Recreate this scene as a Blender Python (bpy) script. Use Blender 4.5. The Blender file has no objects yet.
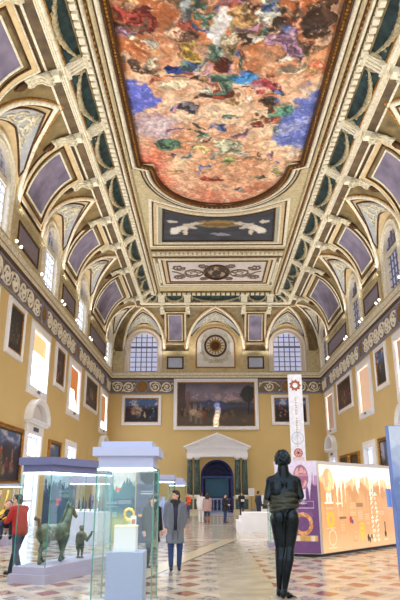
import bpy, math, random
import numpy as np
from mathutils import Vector, Matrix
random.seed(7); rng = np.random.default_rng(7)
PI = math.pi
SC = bpy.context.scene
COL = SC.collection
XL, XR, D, CX = -9.22, 10.78, 55.8, 0.78        # room: left / right / back wall planes, centre line
IN = 0.15                                        # clerestory wall inset
CA, CB, ZS = 3.0, 3.95, 14.5                     # cove: depth, rise, springing height

# ------------------------------------------------------------------ materials
def lin(c):
    return tuple(((x/255)/12.92 if x/255 <= .04045 else ((x/255+.055)/1.055)**2.4) for x in c)
MATS = {}
def mat(name, c, rough=.6, metal=0.0, var=.0, scale=4., bump=0., bscale=30., c2=None, spec=.5, detail=5):
    if name in MATS: return MATS[name]
    m = bpy.data.materials.new(name); m.use_nodes = True; MATS[name] = m
    nt = m.node_tree; b = nt.nodes['Principled BSDF']
    b.inputs['Roughness'].default_value = rough; b.inputs['Metallic'].default_value = metal
    b.inputs['Specular IOR Level'].default_value = spec
    rgb = lin(c)
    b.inputs['Base Color'].default_value = (*rgb, 1)
    tc = nt.nodes.new('ShaderNodeTexCoord')
    if var or c2:
        n = nt.nodes.new('ShaderNodeTexNoise'); n.inputs['Scale'].default_value = scale; n.inputs['Detail'].default_value = detail
        nt.links.new(tc.outputs['Object'], n.inputs['Vector'])
        r = nt.nodes.new('ShaderNodeValToRGB')
        r.color_ramp.elements[0].position = .32; r.color_ramp.elements[1].position = .68
        lo = lin(c2) if c2 else tuple(x*(1-var) for x in rgb)
        hi = rgb if c2 else tuple(min(1, x*(1+var)) for x in rgb)
        r.color_ramp.elements[0].color = (*lo, 1); r.color_ramp.elements[1].color = (*hi, 1)
        nt.links.new(n.outputs['Fac'], r.inputs['Fac']); nt.links.new(r.outputs['Color'], b.inputs['Base Color'])
    if bump:
        n = nt.nodes.new('ShaderNodeTexNoise'); n.inputs['Scale'].default_value = bscale; n.inputs['Detail'].default_value = 4
        nt.links.new(tc.outputs['Object'], n.inputs['Vector'])
        bp = nt.nodes.new('ShaderNodeBump'); bp.inputs['Strength'].default_value = bump; bp.inputs['Distance'].default_value = .05
        nt.links.new(n.outputs['Fac'], bp.inputs['Height']); nt.links.new(bp.outputs['Normal'], b.inputs['Normal'])
    return m
def emit(name, c, s):
    if name in MATS: return MATS[name]
    m = bpy.data.materials.new(name); m.use_nodes = True; MATS[name] = m
    b = m.node_tree.nodes['Principled BSDF']
    b.inputs['Base Color'].default_value = (*lin(c), 1); b.inputs['Roughness'].default_value = .6
    b.inputs['Emission Color'].default_value = (*lin(c), 1); b.inputs['Emission Strength'].default_value = s
    return m
def vcmat(name, rough=.6, em=0., bump=0., spec=.3):
    if name in MATS: return MATS[name]
    m = bpy.data.materials.new(name); m.use_nodes = True; MATS[name] = m
    nt = m.node_tree; b = nt.nodes['Principled BSDF']; b.inputs['Roughness'].default_value = rough
    b.inputs['Specular IOR Level'].default_value = spec
    a = nt.nodes.new('ShaderNodeAttribute'); a.attribute_name = 'pigment'
    tc = nt.nodes.new('ShaderNodeTexCoord'); n = nt.nodes.new('ShaderNodeTexNoise')
    n.inputs['Scale'].default_value = 9; n.inputs['Detail'].default_value = 6
    nt.links.new(tc.outputs['Object'], n.inputs['Vector'])
    mr = nt.nodes.new('ShaderNodeMapRange'); mr.inputs['From Min'].default_value = .3; mr.inputs['From Max'].default_value = .7
    mr.inputs['To Min'].default_value = .88 if em == 0 else .97; mr.inputs['To Max'].default_value = 1.1 if em == 0 else 1.0
    nt.links.new(n.outputs['Fac'], mr.inputs['Value'])
    mx = nt.nodes.new('ShaderNodeVectorMath'); mx.operation = 'SCALE'
    nt.links.new(a.outputs['Color'], mx.inputs[0]); nt.links.new(mr.outputs['Result'], mx.inputs['Scale'])
    nt.links.new(mx.outputs['Vector'], b.inputs['Base Color'])
    if em:
        nt.links.new(mx.outputs['Vector'], b.inputs['Emission Color']); b.inputs['Emission Strength'].default_value = em
    return m
def glassmat(name, tint, refl=.07):
    if name in MATS: return MATS[name]
    m = bpy.data.materials.new(name); m.use_nodes = True; MATS[name] = m
    nt = m.node_tree; nt.nodes.remove(nt.nodes['Principled BSDF']); out = nt.nodes['Material Output']
    t = nt.nodes.new('ShaderNodeBsdfTransparent'); t.inputs['Color'].default_value = (*tint, 1)
    g = nt.nodes.new('ShaderNodeBsdfGlossy'); g.inputs['Roughness'].default_value = .02; g.inputs['Color'].default_value = (.95, 1, .98, 1)
    f = nt.nodes.new('ShaderNodeLayerWeight'); f.inputs['Blend'].default_value = .5
    pw = nt.nodes.new('ShaderNodeMath'); pw.operation = 'POWER'; pw.inputs[1].default_value = 4.0
    nt.links.new(f.outputs['Facing'], pw.inputs[0])
    ad = nt.nodes.new('ShaderNodeMath'); ad.operation = 'MULTIPLY_ADD'; ad.inputs[1].default_value = .45; ad.inputs[2].default_value = refl*.4
    mx = nt.nodes.new('ShaderNodeMixShader')
    nt.links.new(pw.outputs[0], ad.inputs[0]); nt.links.new(ad.outputs['Value'], mx.inputs['Fac'])
    nt.links.new(t.outputs['BSDF'], mx.inputs[1]); nt.links.new(g.outputs['BSDF'], mx.inputs[2])
    nt.links.new(mx.outputs['Shader'], out.inputs['Surface'])
    return m

WALLC = mat('ochre_plaster', (212, 183, 122), .8, var=.035, scale=.5, c2=None)
M_CREAM = mat('cream_stucco', (208, 194, 156), .7, c2=(180, 164, 124), scale=5, bump=.25, bscale=14, detail=8)
M_CREAM2 = mat('pale_cream_stucco', (244, 238, 218), .6, c2=(214, 204, 174), scale=7, bump=.25, bscale=20, detail=8)
M_OCHRE = mat('ochre_gilt_plaster', (142, 122, 80), .6, c2=(96, 80, 48), scale=1.6, bump=.2, bscale=9, detail=8)
M_BROWN = mat('brown_panel_plaster', (112, 90, 58), .65, c2=(72, 56, 36), scale=1.8, detail=8)
M_GOLD = mat('aged_gilding', (206, 150, 62), .38, .55, c2=(120, 72, 24), scale=9, bump=.4, bscale=24)
M_DKGOLD = mat('dark_gilding', (108, 70, 28), .45, .35, c2=(48, 30, 14), scale=12, bump=.4, bscale=30)
M_PEACH = mat('peach_plaster', (212, 188, 142), .65, var=.1, scale=3)
M_PURPLE = mat('mauve_panel_plaster', (136, 126, 146), .7, c2=(98, 90, 112), scale=1.1, detail=7)
M_TEAL = mat('teal_recess_plaster', (54, 84, 84), .7, c2=(24, 42, 46), scale=2.5)
M_STONE = mat('pale_relief_stucco', (172, 174, 176), .7, var=.14, scale=4)
M_RELIEF = mat('relief_ornament_stucco', (232, 224, 198), .6, c2=(186, 174, 142), scale=9, bump=.3, bscale=20)
M_GARL = mat('grey_gilt_garland', (196, 184, 146), .6, c2=(128, 116, 84), scale=8, bump=.4, bscale=22)
M_NICHE = mat('white_niche_stucco', (228, 226, 222), .7, var=.06, scale=4)
M_TAUPE = mat('taupe_frieze_ground', (128, 112, 94), .75, var=.15, scale=3)
M_BLUEB = mat('blue_grey_border', (136, 138, 158), .7, var=.06, scale=3)
M_WHITE = mat('white_paint', (238, 236, 236), .5, var=.03, scale=3)
M_MARBLEW = mat('white_marble', (236, 234, 236), .4, var=.04, scale=5)
M_GREENM = mat('green_marble', (78, 98, 90), .25, c2=(34, 50, 46), scale=7, detail=8)
M_BRONZEP = mat('bronze_medallion', (168, 122, 58), .5, .3, c2=(112, 78, 34), scale=7, bump=.5, bscale=18)
M_BLUEP = mat('blue_grey_panel', (184, 194, 216), .7, var=.06, scale=2)
M_DARKB = mat('dark_line_paint', (62, 50, 40), .7)
M_HOOD = mat('lavender_metal', (184, 190, 222), .45, .1, var=.02)
M_HOODD = mat('slate_blue_metal', (112, 120, 168), .45, .1, var=.02)
M_BASE = mat('lilac_grey_plinth', (172, 170, 194), .5, var=.03)
M_GLASS = glassmat('case_glass', (.965, .99, .985))
M_EDGE = mat('green_glass_edge', (70, 150, 135), .15, spec=.8)
M_BRONZE = mat('dark_bronze', (40, 50, 58), .26, .75, c2=(16, 22, 28), scale=5, bump=.12, bscale=16, detail=6)
M_BRONZEC = mat('bronze_cloth', (74, 76, 64), .42, .6, c2=(40, 44, 42), scale=7, bump=.2, bscale=24)
M_VERDI = mat('green_patina_bronze', (122, 132, 100), .5, .35, c2=(46, 68, 66), scale=6, bump=.3, bscale=16, detail=7)
M_SKIN = mat('skin', (214, 164, 138), .5, var=.04)
M_HAIR = mat('black_hair', (26, 22, 22), .5, var=.2, scale=40, bump=.3, bscale=60)
M_HAIRB = mat('brown_hair', (62, 42, 32), .5, var=.2, scale=40, bump=.3, bscale=60)

# ------------------------------------------------------------------ mesh builder
def V(*a): return np.array(a, float)
class MB:
    def __init__(s): s.v = []; s.f = []; s.col = None
    def add(s, vs, fs):
        b = len(s.v); s.v.extend([tuple(map(float, p)) for p in vs]); s.f.extend([tuple(b+i for i in f) for f in fs]); return s
    def box(s, c, d, rz=0., M=None):
        x, y, z = d[0]/2, d[1]/2, d[2]/2
        vs = [(-x,-y,-z),(x,-y,-z),(x,y,-z),(-x,y,-z),(-x,-y,z),(x,-y,z),(x,y,z),(-x,y,z)]
        ca, sa = math.cos(rz), math.sin(rz)
        out = []
        for p in vs:
            p = Vector((p[0]*ca-p[1]*sa, p[0]*sa+p[1]*ca, p[2]))
            if M is not None: p = M @ p
            out.append((p[0]+c[0], p[1]+c[1], p[2]+c[2]))
        return s.add(out, [(0,3,2,1),(4,5,6,7),(0,1,5,4),(1,2,6,5),(2,3,7,6),(3,0,4,7)])
    def mbox(s, mf, u0, u1, v0, v1, h0, h1, nu=1, nv=1):
        """box given in surface coordinates (u, v, height) through mapping mf"""
        us = np.linspace(u0, u1, nu+1); vv = np.linspace(v0, v1, nv+1)
        s.grid(lambda i, j: mf(us[i], vv[j], h1), nu, nv)
        if h0 != h1:
            ring = [(us[i], v0) for i in range(nu+1)]+[(u1, vv[j]) for j in range(1, nv+1)]+[(us[i], v1) for i in range(nu-1, -1, -1)]+[(u0, vv[j]) for j in range(nv-1, 0, -1)]
            n = len(ring)
            s.add([mf(a, b, h0) for a, b in ring]+[mf(a, b, h1) for a, b in ring], [(i, (i+1) % n, n+(i+1) % n, n+i) for i in range(n)])
        return s
    def grid(s, fn, nu, nv):
        vs = [fn(i, j) for j in range(nv+1) for i in range(nu+1)]
        return s.add(vs, [(j*(nu+1)+i, j*(nu+1)+i+1, (j+1)*(nu+1)+i+1, (j+1)*(nu+1)+i) for j in range(nv) for i in range(nu)])
    def tube(s, pts, r, n=8, closed=False, caps=True, up=None):
        P = [Vector(p) for p in pts]; N = len(P); R = r if hasattr(r, '__len__') else [r]*N
        rings = []; prev = None
        for i in range(N):
            a = P[(i-1) % N] if (closed or i > 0) else P[i]; b = P[(i+1) % N] if (closed or i < N-1) else P[i]
            t = (b-a); t = t.normalized() if t.length > 1e-9 else Vector((0, 0, 1))
            if prev is None:
                q = Vector((0, 0, 1)) if abs(t.z) < .9 else Vector((1, 0, 0))
                x = t.cross(q).normalized()
            else:
                x = (prev - t*prev.dot(t)); x = x.normalized() if x.length > 1e-9 else t.orthogonal().normalized()
            prev = x; y = t.cross(x)
            rr = R[i]; rr = rr if hasattr(rr, '__len__') else (rr, rr)
            rings.append([P[i]+x*(rr[0]*math.cos(2*PI*k/n))+y*(rr[1]*math.sin(2*PI*k/n)) for k in range(n)])
        vs = [p for rg in rings for p in rg]; fs = []
        for i in range(N if closed else N-1):
            j = (i+1) % N
            for k in range(n): fs.append((i*n+k, i*n+(k+1) % n, j*n+(k+1) % n, j*n+k))
        if caps and not closed:
            fs.append(tuple(range(n-1, -1, -1))); fs.append(tuple((N-1)*n+k for k in range(n)))
        return s.add(vs, fs)
    def lathe(s, prof, c=(0, 0, 0), n=24, sx=1., sy=1.):
        m = len(prof); vs = []
        for r, z in prof:
            for k in range(n):
                a = 2*PI*k/n; vs.append((c[0]+r*sx*math.cos(a), c[1]+r*sy*math.sin(a), c[2]+z))
        fs = [(i*n+k, i*n+(k+1) % n, (i+1)*n+(k+1) % n, (i+1)*n+k) for i in range(m-1) for k in range(n)]
        fs.append(tuple(range(n-1, -1, -1))); fs.append(tuple((m-1)*n+k for k in range(n)))
        return s.add(vs, fs)
    def ell(s, c, r, M=None, n=12, m=8):
        r = r if hasattr(r, '__len__') else (r, r, r); vs = []; 
        for j in range(1, m):
            t = PI*j/m
            for k in range(n):
                a = 2*PI*k/n; p = Vector((r[0]*math.sin(t)*math.cos(a), r[1]*math.sin(t)*math.sin(a), r[2]*math.cos(t)))
                vs.append(p)
        vs.append(Vector((0, 0, r[2]))); vs.append(Vector((0, 0, -r[2])))
        if M is not None: vs = [M @ p for p in vs]
        vs = [p+Vector(c) for p in vs]; T = len(vs)-2; Bm = T+1
        fs = [(j*n+k, (j+1)*n+k, (j+1)*n+(k+1) % n, j*n+(k+1) % n) for j in range(m-2) for k in range(n)]
        fs += [(T, k, (k+1) % n) for k in range(n)]+[(Bm, (m-2)*n+(k+1) % n, (m-2)*n+k) for k in range(n)]
        return s.add(vs, fs)
    def cap(s, a, b, ra, rb, n=12, flat=1.0):
        """tapered capsule"""
        a, b = Vector(a), Vector(b); t = (b-a); L = t.length; t = t.normalized() if L > 1e-9 else Vector((0, 0, 1))
        pts = []; rr = []
        for k in range(1, 4):
            q = PI/2*k/4; pts.append(a-t*(ra*math.cos(q))); rr.append(ra*math.sin(q))
        for k in range(0, 5):
            f = k/4; pts.append(a+t*(L*f)); rr.append(ra+(rb-ra)*f)
        for k in range(1, 4):
            q = PI/2*k/4; pts.append(b+t*(rb*math.sin(q))); rr.append(rb*math.cos(q))
        return s.tube(pts, rr, n)
    def loft(s, rings, n=20):
        """rings: (x, y, z, rx, ry)"""
        vs = []; fs = []; m = len(rings)
        for (x, y, z, rx, ry) in rings:
            for k in range(n):
                a = 2*PI*k/n; vs.append((x+rx*math.cos(a), y+ry*math.sin(a), z))
        fs = [(i*n+k, i*n+(k+1) % n, (i+1)*n+(k+1) % n, (i+1)*n+k) for i in range(m-1) for k in range(n)]
        fs.append(tuple(range(n-1, -1, -1))); fs.append(tuple((m-1)*n+k for k in range(n)))
        return s.add(vs, fs)
    def sweep(s, path, closed, prof, mf, seg=1e9):
        """path in (u,v); prof = [(offset, height)...], offset to the left of travel; mf maps (u,v,h)"""
        P = [V(*p) for p in path]; Q = []; N = len(P)
        for i in range(N if closed else N-1):
            a, b = P[i], P[(i+1) % N]; L = np.linalg.norm(b-a); k = max(1, int(math.ceil(L/seg)))
            for q in range(k): Q.append(a+(b-a)*q/k)
        if not closed: Q.append(P[-1])
        n = len(Q); rows = []
        for i in range(n):
            p = Q[i]
            d1 = p-Q[i-1] if (closed or i > 0) else Q[i+1]-p
            d2 = Q[(i+1) % n]-p if (closed or i < n-1) else p-Q[i-1]
            d1 = d1/np.linalg.norm(d1); d2 = d2/np.linalg.norm(d2)
            n1, n2 = V(-d1[1], d1[0]), V(-d2[1], d2[0]); m = n1+n2; l = np.linalg.norm(m)
            m = m/l if l > 1e-6 else n1
            sc = min(1/max(m.dot(n1), .35), 2.6)
            rows.append([mf(p[0]+m[0]*o*sc, p[1]+m[1]*o*sc, h) for o, h in prof])
        k = len(prof); vs = [p for r in rows for p in r]; fs = []
        for i in range(n if closed else n-1):
            j = (i+1) % n
            for q in range(k-1): fs.append((i*k+q, i*k+q+1, j*k+q+1, j*k+q))
        if not closed:
            fs.append(tuple(range(k))); fs.append(tuple((n-1)*k+q for q in range(k-1, -1, -1)))
        return s.add(vs, fs)
    def beads(s, path, closed, step, size, mf, shape='box', off=0.):
        """dentils or beads along a path; size = (along, across, high)"""
        P = [V(*p) for p in path]; N = len(P)
        for i in range(N if closed else N-1):
            a, b = P[i], P[(i+1) % N]; L = np.linalg.norm(b-a)
            if L < 1e-6: continue
            t = (b-a)/L; nn = V(-t[1], t[0]); k = max(1, int(round(L/step)))
            for q in range(k):
                c = a+t*(L*(q+.5)/k)+nn*off
                w = [(-.5,-.5),(.5,-.5),(.5,.5),(-.5,.5)]
                lo = [mf(*(c+t*(x*size[0])+nn*(y*size[1])), 0) for x, y in w]
                sh = .55 if shape == 'bead' else 1.
                hi = [mf(*(c+t*(x*size[0]*sh)+nn*(y*size[1]*sh)), size[2]) for x, y in w]
                s.add(lo+hi, [(4,5,6,7),(0,1,5,4),(1,2,6,5),(2,3,7,6),(3,0,4,7)])
        return s
    def build(s, name, m, parent=None, smooth=False, kind=None, label=None, cat=None, group=None):
        me = bpy.data.meshes.new(name); me.from_pydata(s.v, [], s.f); me.update()
        if m is not None: me.materials.append(m)
        if s.col is not None:
            at = me.color_attributes.new('pigment', 'FLOAT_COLOR', 'POINT')
            at.data.foreach_set('color', np.concatenate([s.col, np.ones((len(s.col), 1))], 1).astype(np.float32).ravel())
        if smooth:
            me.polygons.foreach_set('use_smooth', [True]*len(me.polygons))
        o = bpy.data.objects.new(name, me); COL.objects.link(o)
        if parent is not None: o.parent = parent
        props(o, label, cat, group, kind)
        return o
def props(o, label=None, cat=None, group=None, kind=None):
    for k, x in (('label', label), ('category', cat), ('group', group), ('kind', kind)):
        if x: o[k] = x
    return o
def thing(name, label, cat, loc=(0, 0, 0), rz=0., group=None, kind=None):
    o = bpy.data.objects.new(name, None); COL.objects.link(o); o.location = loc; o.rotation_euler = (0, 0, rz); o.empty_display_size = .2
    return props(o, label, cat, group, kind)
def remesh(o, voxel, smooth=3, fac=.5):
    md = o.modifiers.new('r', 'REMESH'); md.mode = 'VOXEL'; md.voxel_size = voxel; md.use_smooth_shade = True
    if smooth:
        sm = o.modifiers.new('s', 'SMOOTH'); sm.iterations = smooth; sm.factor = fac
    bpy.context.view_layer.update()
    dg = bpy.context.evaluated_depsgraph_get()
    me = bpy.data.meshes.new_from_object(o.evaluated_get(dg)); old = o.data; nm = old.name
    o.modifiers.clear(); mm = old.materials[0] if old.materials else None
    o.data = me; bpy.data.meshes.remove(old); me.name = nm
    me.polygons.foreach_set('use_smooth', [True]*len(me.polygons))
    if mm and not me.materials: me.materials.append(mm)
    return o
def painted(name, mf, w, h, nx, ny, fn, m, parent=None, **k):
    """flat grid whose vertices carry pigment fn(U,V)->(n,3) sRGB 0..255, U,V in 0..1"""
    mb = MB(); mb.grid(lambda i, j: mf(w*i/nx, h*j/ny, 0), nx, ny)
    U, Vv = np.meshgrid(np.linspace(0, 1, nx+1), np.linspace(0, 1, ny+1))
    c = np.clip(fn(U.ravel(), Vv.ravel()), 0, 255)/255.
    mb.col = np.where(c <= .04045, c/12.92, ((c+.055)/1.055)**2.4)
    return mb.build(name, m, parent, **k)
def noise2(U, Vv, f, seed, oct=4):
    """cheap value noise in numpy"""
    out = np.zeros_like(U); amp = 1.; tot = 0.
    for o in range(oct):
        r = np.random.default_rng(seed*17+o); T = r.random((64, 64)); x = U*f; y = Vv*f
        xi = np.floor(x).astype(int); yi = np.floor(y).astype(int); fx = x-xi; fy = y-yi
        fx = fx*fx*(3-2*fx); fy = fy*fy*(3-2*fy)
        g = lambda a, b: T[b % 64, a % 64]
        out += amp*((g(xi, yi)*(1-fx)+g(xi+1, yi)*fx)*(1-fy)+(g(xi, yi+1)*(1-fx)+g(xi+1, yi+1)*fx)*fy)
        tot += amp; amp *= .55; f *= 2.03
    return out/tot
def sstep(a, b, x):
    t = np.clip((x-a)/(b-a), 0, 1); return t*t*(3-2*t)
def mixc(a, b, t): return a*(1-t[:, None])+np.array(b, float)[None]*t[:, None]

# ------------------------------------------------------------------ surface maps
mL = lambda s, z, h: (XL+h, s, z)
mR = lambda s, z, h: (XR-h, s, z)
mB = lambda s, z, h: (s, D-h, z)
WALLM = {'left': mL, 'right': mR, 'back': mB}
def base(side, s, d, z):
    if side == 'left': return (XL+IN+d, s, z)
    if side == 'right': return (XR-IN-d, s, z)
    return (s, D-IN-d, z)
_th = np.linspace(0, PI/2, 400)
_arc = np.concatenate([[0], np.cumsum(np.hypot(np.diff(CA*(1-np.cos(_th))), np.diff(CB*np.sin(_th))))])
ARC = _arc[-1]
def th_of(v): return float(np.interp(v, _arc, _th))
def v_of(t): return float(np.interp(t, _th, _arc))
def cove(side):
    def f(s, v, h):
        t = th_of(min(max(v, 0), ARC)); ex = max(0, v-ARC)
        nx, nz = math.cos(t)/CA, -math.sin(t)/CB; l = math.hypot(nx, nz)
        return base(side, s, CA*(1-math.cos(t))+ex+nx/l*h, ZS+CB*math.sin(t)+nz/l*h)
    return f
ZC = 19.25
mC = lambda x, y, h: (CX+x, y, ZC-h)

# ================================================================== FLOOR
def floor_material():
    m = bpy.data.materials.new('polished_marble_floor'); m.use_nodes = True
    nt = m.node_tree; b = nt.nodes['Principled BSDF']; L = nt.links.new
    b.inputs['Roughness'].default_value = .2; b.inputs['Specular IOR Level'].default_value = .5
    tc = nt.nodes.new('ShaderNodeTexCoord'); sp = nt.nodes.new('ShaderNodeSeparateXYZ'); L(tc.outputs['Object'], sp.inputs[0])
    def mth(op, a, b_=None, c_=None):
        n = nt.nodes.new('ShaderNodeMath'); n.operation = op
        for i, x in enumerate((a, b_, c_)):
            if x is None: continue
            if isinstance(x, (int, float)): n.inputs[i].default_value = x
            else: L(x, n.inputs[i])
        return n.outputs[0]
    def col(a, b_, f):
        n = nt.nodes.new('ShaderNodeMix'); n.data_type = 'RGBA'
        for i, x in ((6, a), (7, b_)):
            if isinstance(x, tuple): n.inputs[i].default_value = (*lin(x), 1)
            else: L(x, n.inputs[i])
        L(f, n.inputs[0]) if not isinstance(f, (int, float)) else setattr(n.inputs[0], 'default_value', f)
        return n.outputs[2]
    X, Y = sp.outputs[0], sp.outputs[1]
    u = mth('DIVIDE', mth('SUBTRACT', X, 1.22), .80); v = mth('DIVIDE', mth('ADD', Y, .15), 1.04)
    a = mth('ADD', mth('ADD', u, v), .5); c = mth('ADD', mth('SUBTRACT', u, v), .5)
    fa = mth('ABSOLUTE', mth('SUBTRACT', mth('FRACT', a), .5)); fc = mth('ABSOLUTE', mth('SUBTRACT', mth('FRACT', c), .5))
    ins = mth('LESS_THAN', mth('MAXIMUM', fa, fc), .30)
    par = mth('FRACT', mth('MULTIPLY', mth('ADD', mth('FLOOR', a), mth('FLOOR', c)), .5))
    isg = mth('GREATER_THAN', mth('ABSOLUTE', par), .25)
    ns = nt.nodes.new('ShaderNodeTexNoise'); ns.inputs['Scale'].default_value = 2.2; ns.inputs['Detail'].default_value = 7; L(tc.outputs['Object'], ns.inputs['Vector'])
    n2 = nt.nodes.new('ShaderNodeTexNoise'); n2.inputs['Scale'].default_value = 14; n2.inputs['Detail'].default_value = 5; L(tc.outputs['Object'], n2.inputs['Vector'])
    nf = ns.outputs['Fac']; nf2 = n2.outputs['Fac']
    sf = nt.nodes.new('ShaderNodeMapRange'); sf.inputs[1].default_value = .35; sf.inputs[2].default_value = .65; L(nf, sf.inputs[0])
    sf2 = nt.nodes.new('ShaderNodeMapRange'); sf2.inputs[1].default_value = .4; sf2.inputs[2].default_value = .6; L(nf2, sf2.inputs[0])
    ground = col((184, 172, 150), (212, 200, 180), sf.outputs[0])
    red = col((128, 72, 58), (160, 100, 84), sf.outputs[0]); grey = col((116, 110, 108), (186, 178, 170), sf2.outputs[0])
    dia = col(red, grey, isg)
    tiles = col(ground, dia, ins)
    plain = col((172, 161, 138), (198, 187, 163), sf.outputs[0])
    strip = mth('MULTIPLY', mth('GREATER_THAN', X, .19), mth('LESS_THAN', X, 1.21))
    out = col(tiles, plain, strip)
    # joint along the strip, cross bands, margins beside the walls
    for yy, w in ((23.6, .35), (34.0, .3), (44.5, .3)):
        out = col(out, (214, 202, 178), mth('LESS_THAN', mth('ABSOLUTE', mth('SUBTRACT', Y, yy)), w))
    out = col(out, (216, 210, 204), mth('GREATER_THAN', Y, 47.5))
    out = col(out, (206, 198, 184), mth('GREATER_THAN', mth('ABSOLUTE', mth('SUBTRACT', X, CX)), 8.2))
    # inlaid meridian band running obliquely, with a dark line on its near edge
    k = mth('SUBTRACT', mth('MULTIPLY', mth('SUBTRACT', X, .36), .976), mth('MULTIPLY', mth('SUBTRACT', Y, 20.4), .216))
    seg = mth('MULTIPLY', mth('GREATER_THAN', Y, 13.), mth('LESS_THAN', Y, 24))
    out = col(out, (222, 206, 170), mth('MULTIPLY', seg, mth('LESS_THAN', mth('ABSOLUTE', mth('ADD', k, .28)), .25)))
    out = col(out, (96, 92, 90), mth('MULTIPLY', seg, mth('LESS_THAN', mth('ABSOLUTE', k), .04)))
    L(out, b.inputs['Base Color'])
    rr = nt.nodes.new('ShaderNodeMapRange'); rr.inputs[3].default_value = .08; rr.inputs[4].default_value = .22; L(nf2, rr.inputs[0]); L(rr.outputs[0], b.inputs['Roughness'])
    return m
MB().box(((XL+XR)/2, 27, -.1), (XR-XL+1.2, 62, .2)).build('floor', floor_material(), kind='structure')

# ================================================================== LOWER WALLS
WIN_Y = [13.9, 22.85, 31.8, 40.7, 52.7]           # windows, doors below and lunettes above share these bays
BAY = {'left': (-3., D), 'right': (-3., D), 'back': (XL, XR)}
def wall_holes(side):
    if side == 'back': return [(-.55, 2.17, 0., 4.45)]
    H = []
    for y in WIN_Y:
        H.append((y-1.55, y+1.55, 6.95, 9.95)); H.append((y-1.15, y+1.15, 0., 4.55))
    return H
def holed(side, s0, s1, z0, z1, holes, depth=.0):
    mb = MB(); mf = WALLM[side]
    S = sorted({s0, s1, *[h[0] for h in holes], *[h[1] for h in holes]}); Z = sorted({z0, z1, *[h[2] for h in holes], *[h[3] for h in holes]})
    for i in range(len(S)-1):
        for j in range(len(Z)-1):
            cs, cz = (S[i]+S[i+1])/2, (Z[j]+Z[j+1])/2
            if any(h[0] < cs < h[1] and h[2] < cz < h[3] for h in holes): continue
            mb.add([mf(S[i], Z[j], 0), mf(S[i+1], Z[j], 0), mf(S[i+1], Z[j+1], 0), mf(S[i], Z[j+1], 0)], [(0, 1, 2, 3)])
    return mb
WALL = {}
for side in ('left', 'right', 'back'):
    s0, s1 = BAY[side]
    WALL[side] = holed(side, s0, s1, 0, 12.6, wall_holes(side)).build('wall_'+side, WALLC, kind='structure')
bb = {}
for side in ('left', 'right', 'back'):
    mb = MB(); s0, s1 = BAY[side]; prev = s0
    cuts = sorted([(h[0]-.3, h[1]+.3) for h in wall_holes(side) if h[2] == 0])
    for a, b_ in cuts+[(s1, s1)]:
        if a > prev: mb.mbox(WALLM[side], prev, a, 0.0, .35, 0, .05)
        prev = b_
    mb.build('baseboard_'+side, mat('grey_marble_skirting', (170, 164, 160), .4, var=.1), kind='structure')

# ------------------------------------------------------------------ frieze, medallions and cornice
def spiral(cx, cz, r, turns, d, n=26, a0=0.):
    return [(cx+r*(1-.86*k/n)*math.cos(a0+d*2*PI*turns*k/n), cz+r*(1-.86*k/n)*math.sin(a0+d*2*PI*turns*k/n)) for k in range(n+1)]
def scroll_relief(mb, mf, s0, s1, z0, z1, pitch, r=.045, h=.03):
    n = max(1, int(round((s1-s0)/pitch))); p = (s1-s0)/n; zc = (z0+z1)/2; R = min(p*.46, (z1-z0)*.44)
    T = lambda pts, rad: mb.tube([mf(a, b, h) for a, b in pts], rad, 6)
    for i in range(n):
        c = s0+p*(i+.5); dr = 1 if i % 2 == 0 else -1
        pts = spiral(c, zc, R, 1.6, dr, 24, PI if dr > 0 else PI)
        T(pts, [r*(1.35-.7*k/24) for k in range(25)])
        mb.ell(mf(c, zc, h+.01), (R*.26,)*3, n=8, m=5)
        T([(c-p*.5, zc), (c-p*.44, zc+dr*R*.5), (c-p*.3, zc+dr*R*.95), (c, zc+dr*R*1.02), (c+p*.3, zc+dr*R*.8), (c+p*.5, zc)], [r*.6, r, r*1.1, r*1.1, r, r*.6])
        for k in range(6):
            a = 2*PI*k/6+.3; q = (c+R*.62*math.cos(a), zc+R*.62*math.sin(a)); q2 = (c+R*.9*math.cos(a+.35), zc+R*.9*math.sin(a+.35))
            T([q, ((q[0]+q2[0])/2+.02, (q[1]+q2[1])/2), q2], [r*.5, r*.95, r*.3])
        for sg in (-1, 1):
            q = (c+p*.46*sg, zc-dr*R*.75*sg)
            T([(q[0]-.1, q[1]-.1), q, (q[0]+.12, q[1]+.12*dr)], [r*.4, r*1.3, r*.4])
Z_F0, Z_F1 = 10.53, 11.86
MED = {'left': WIN_Y[1:], 'right': WIN_Y[1:], 'back': [-6.2, 7.55]}
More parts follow.
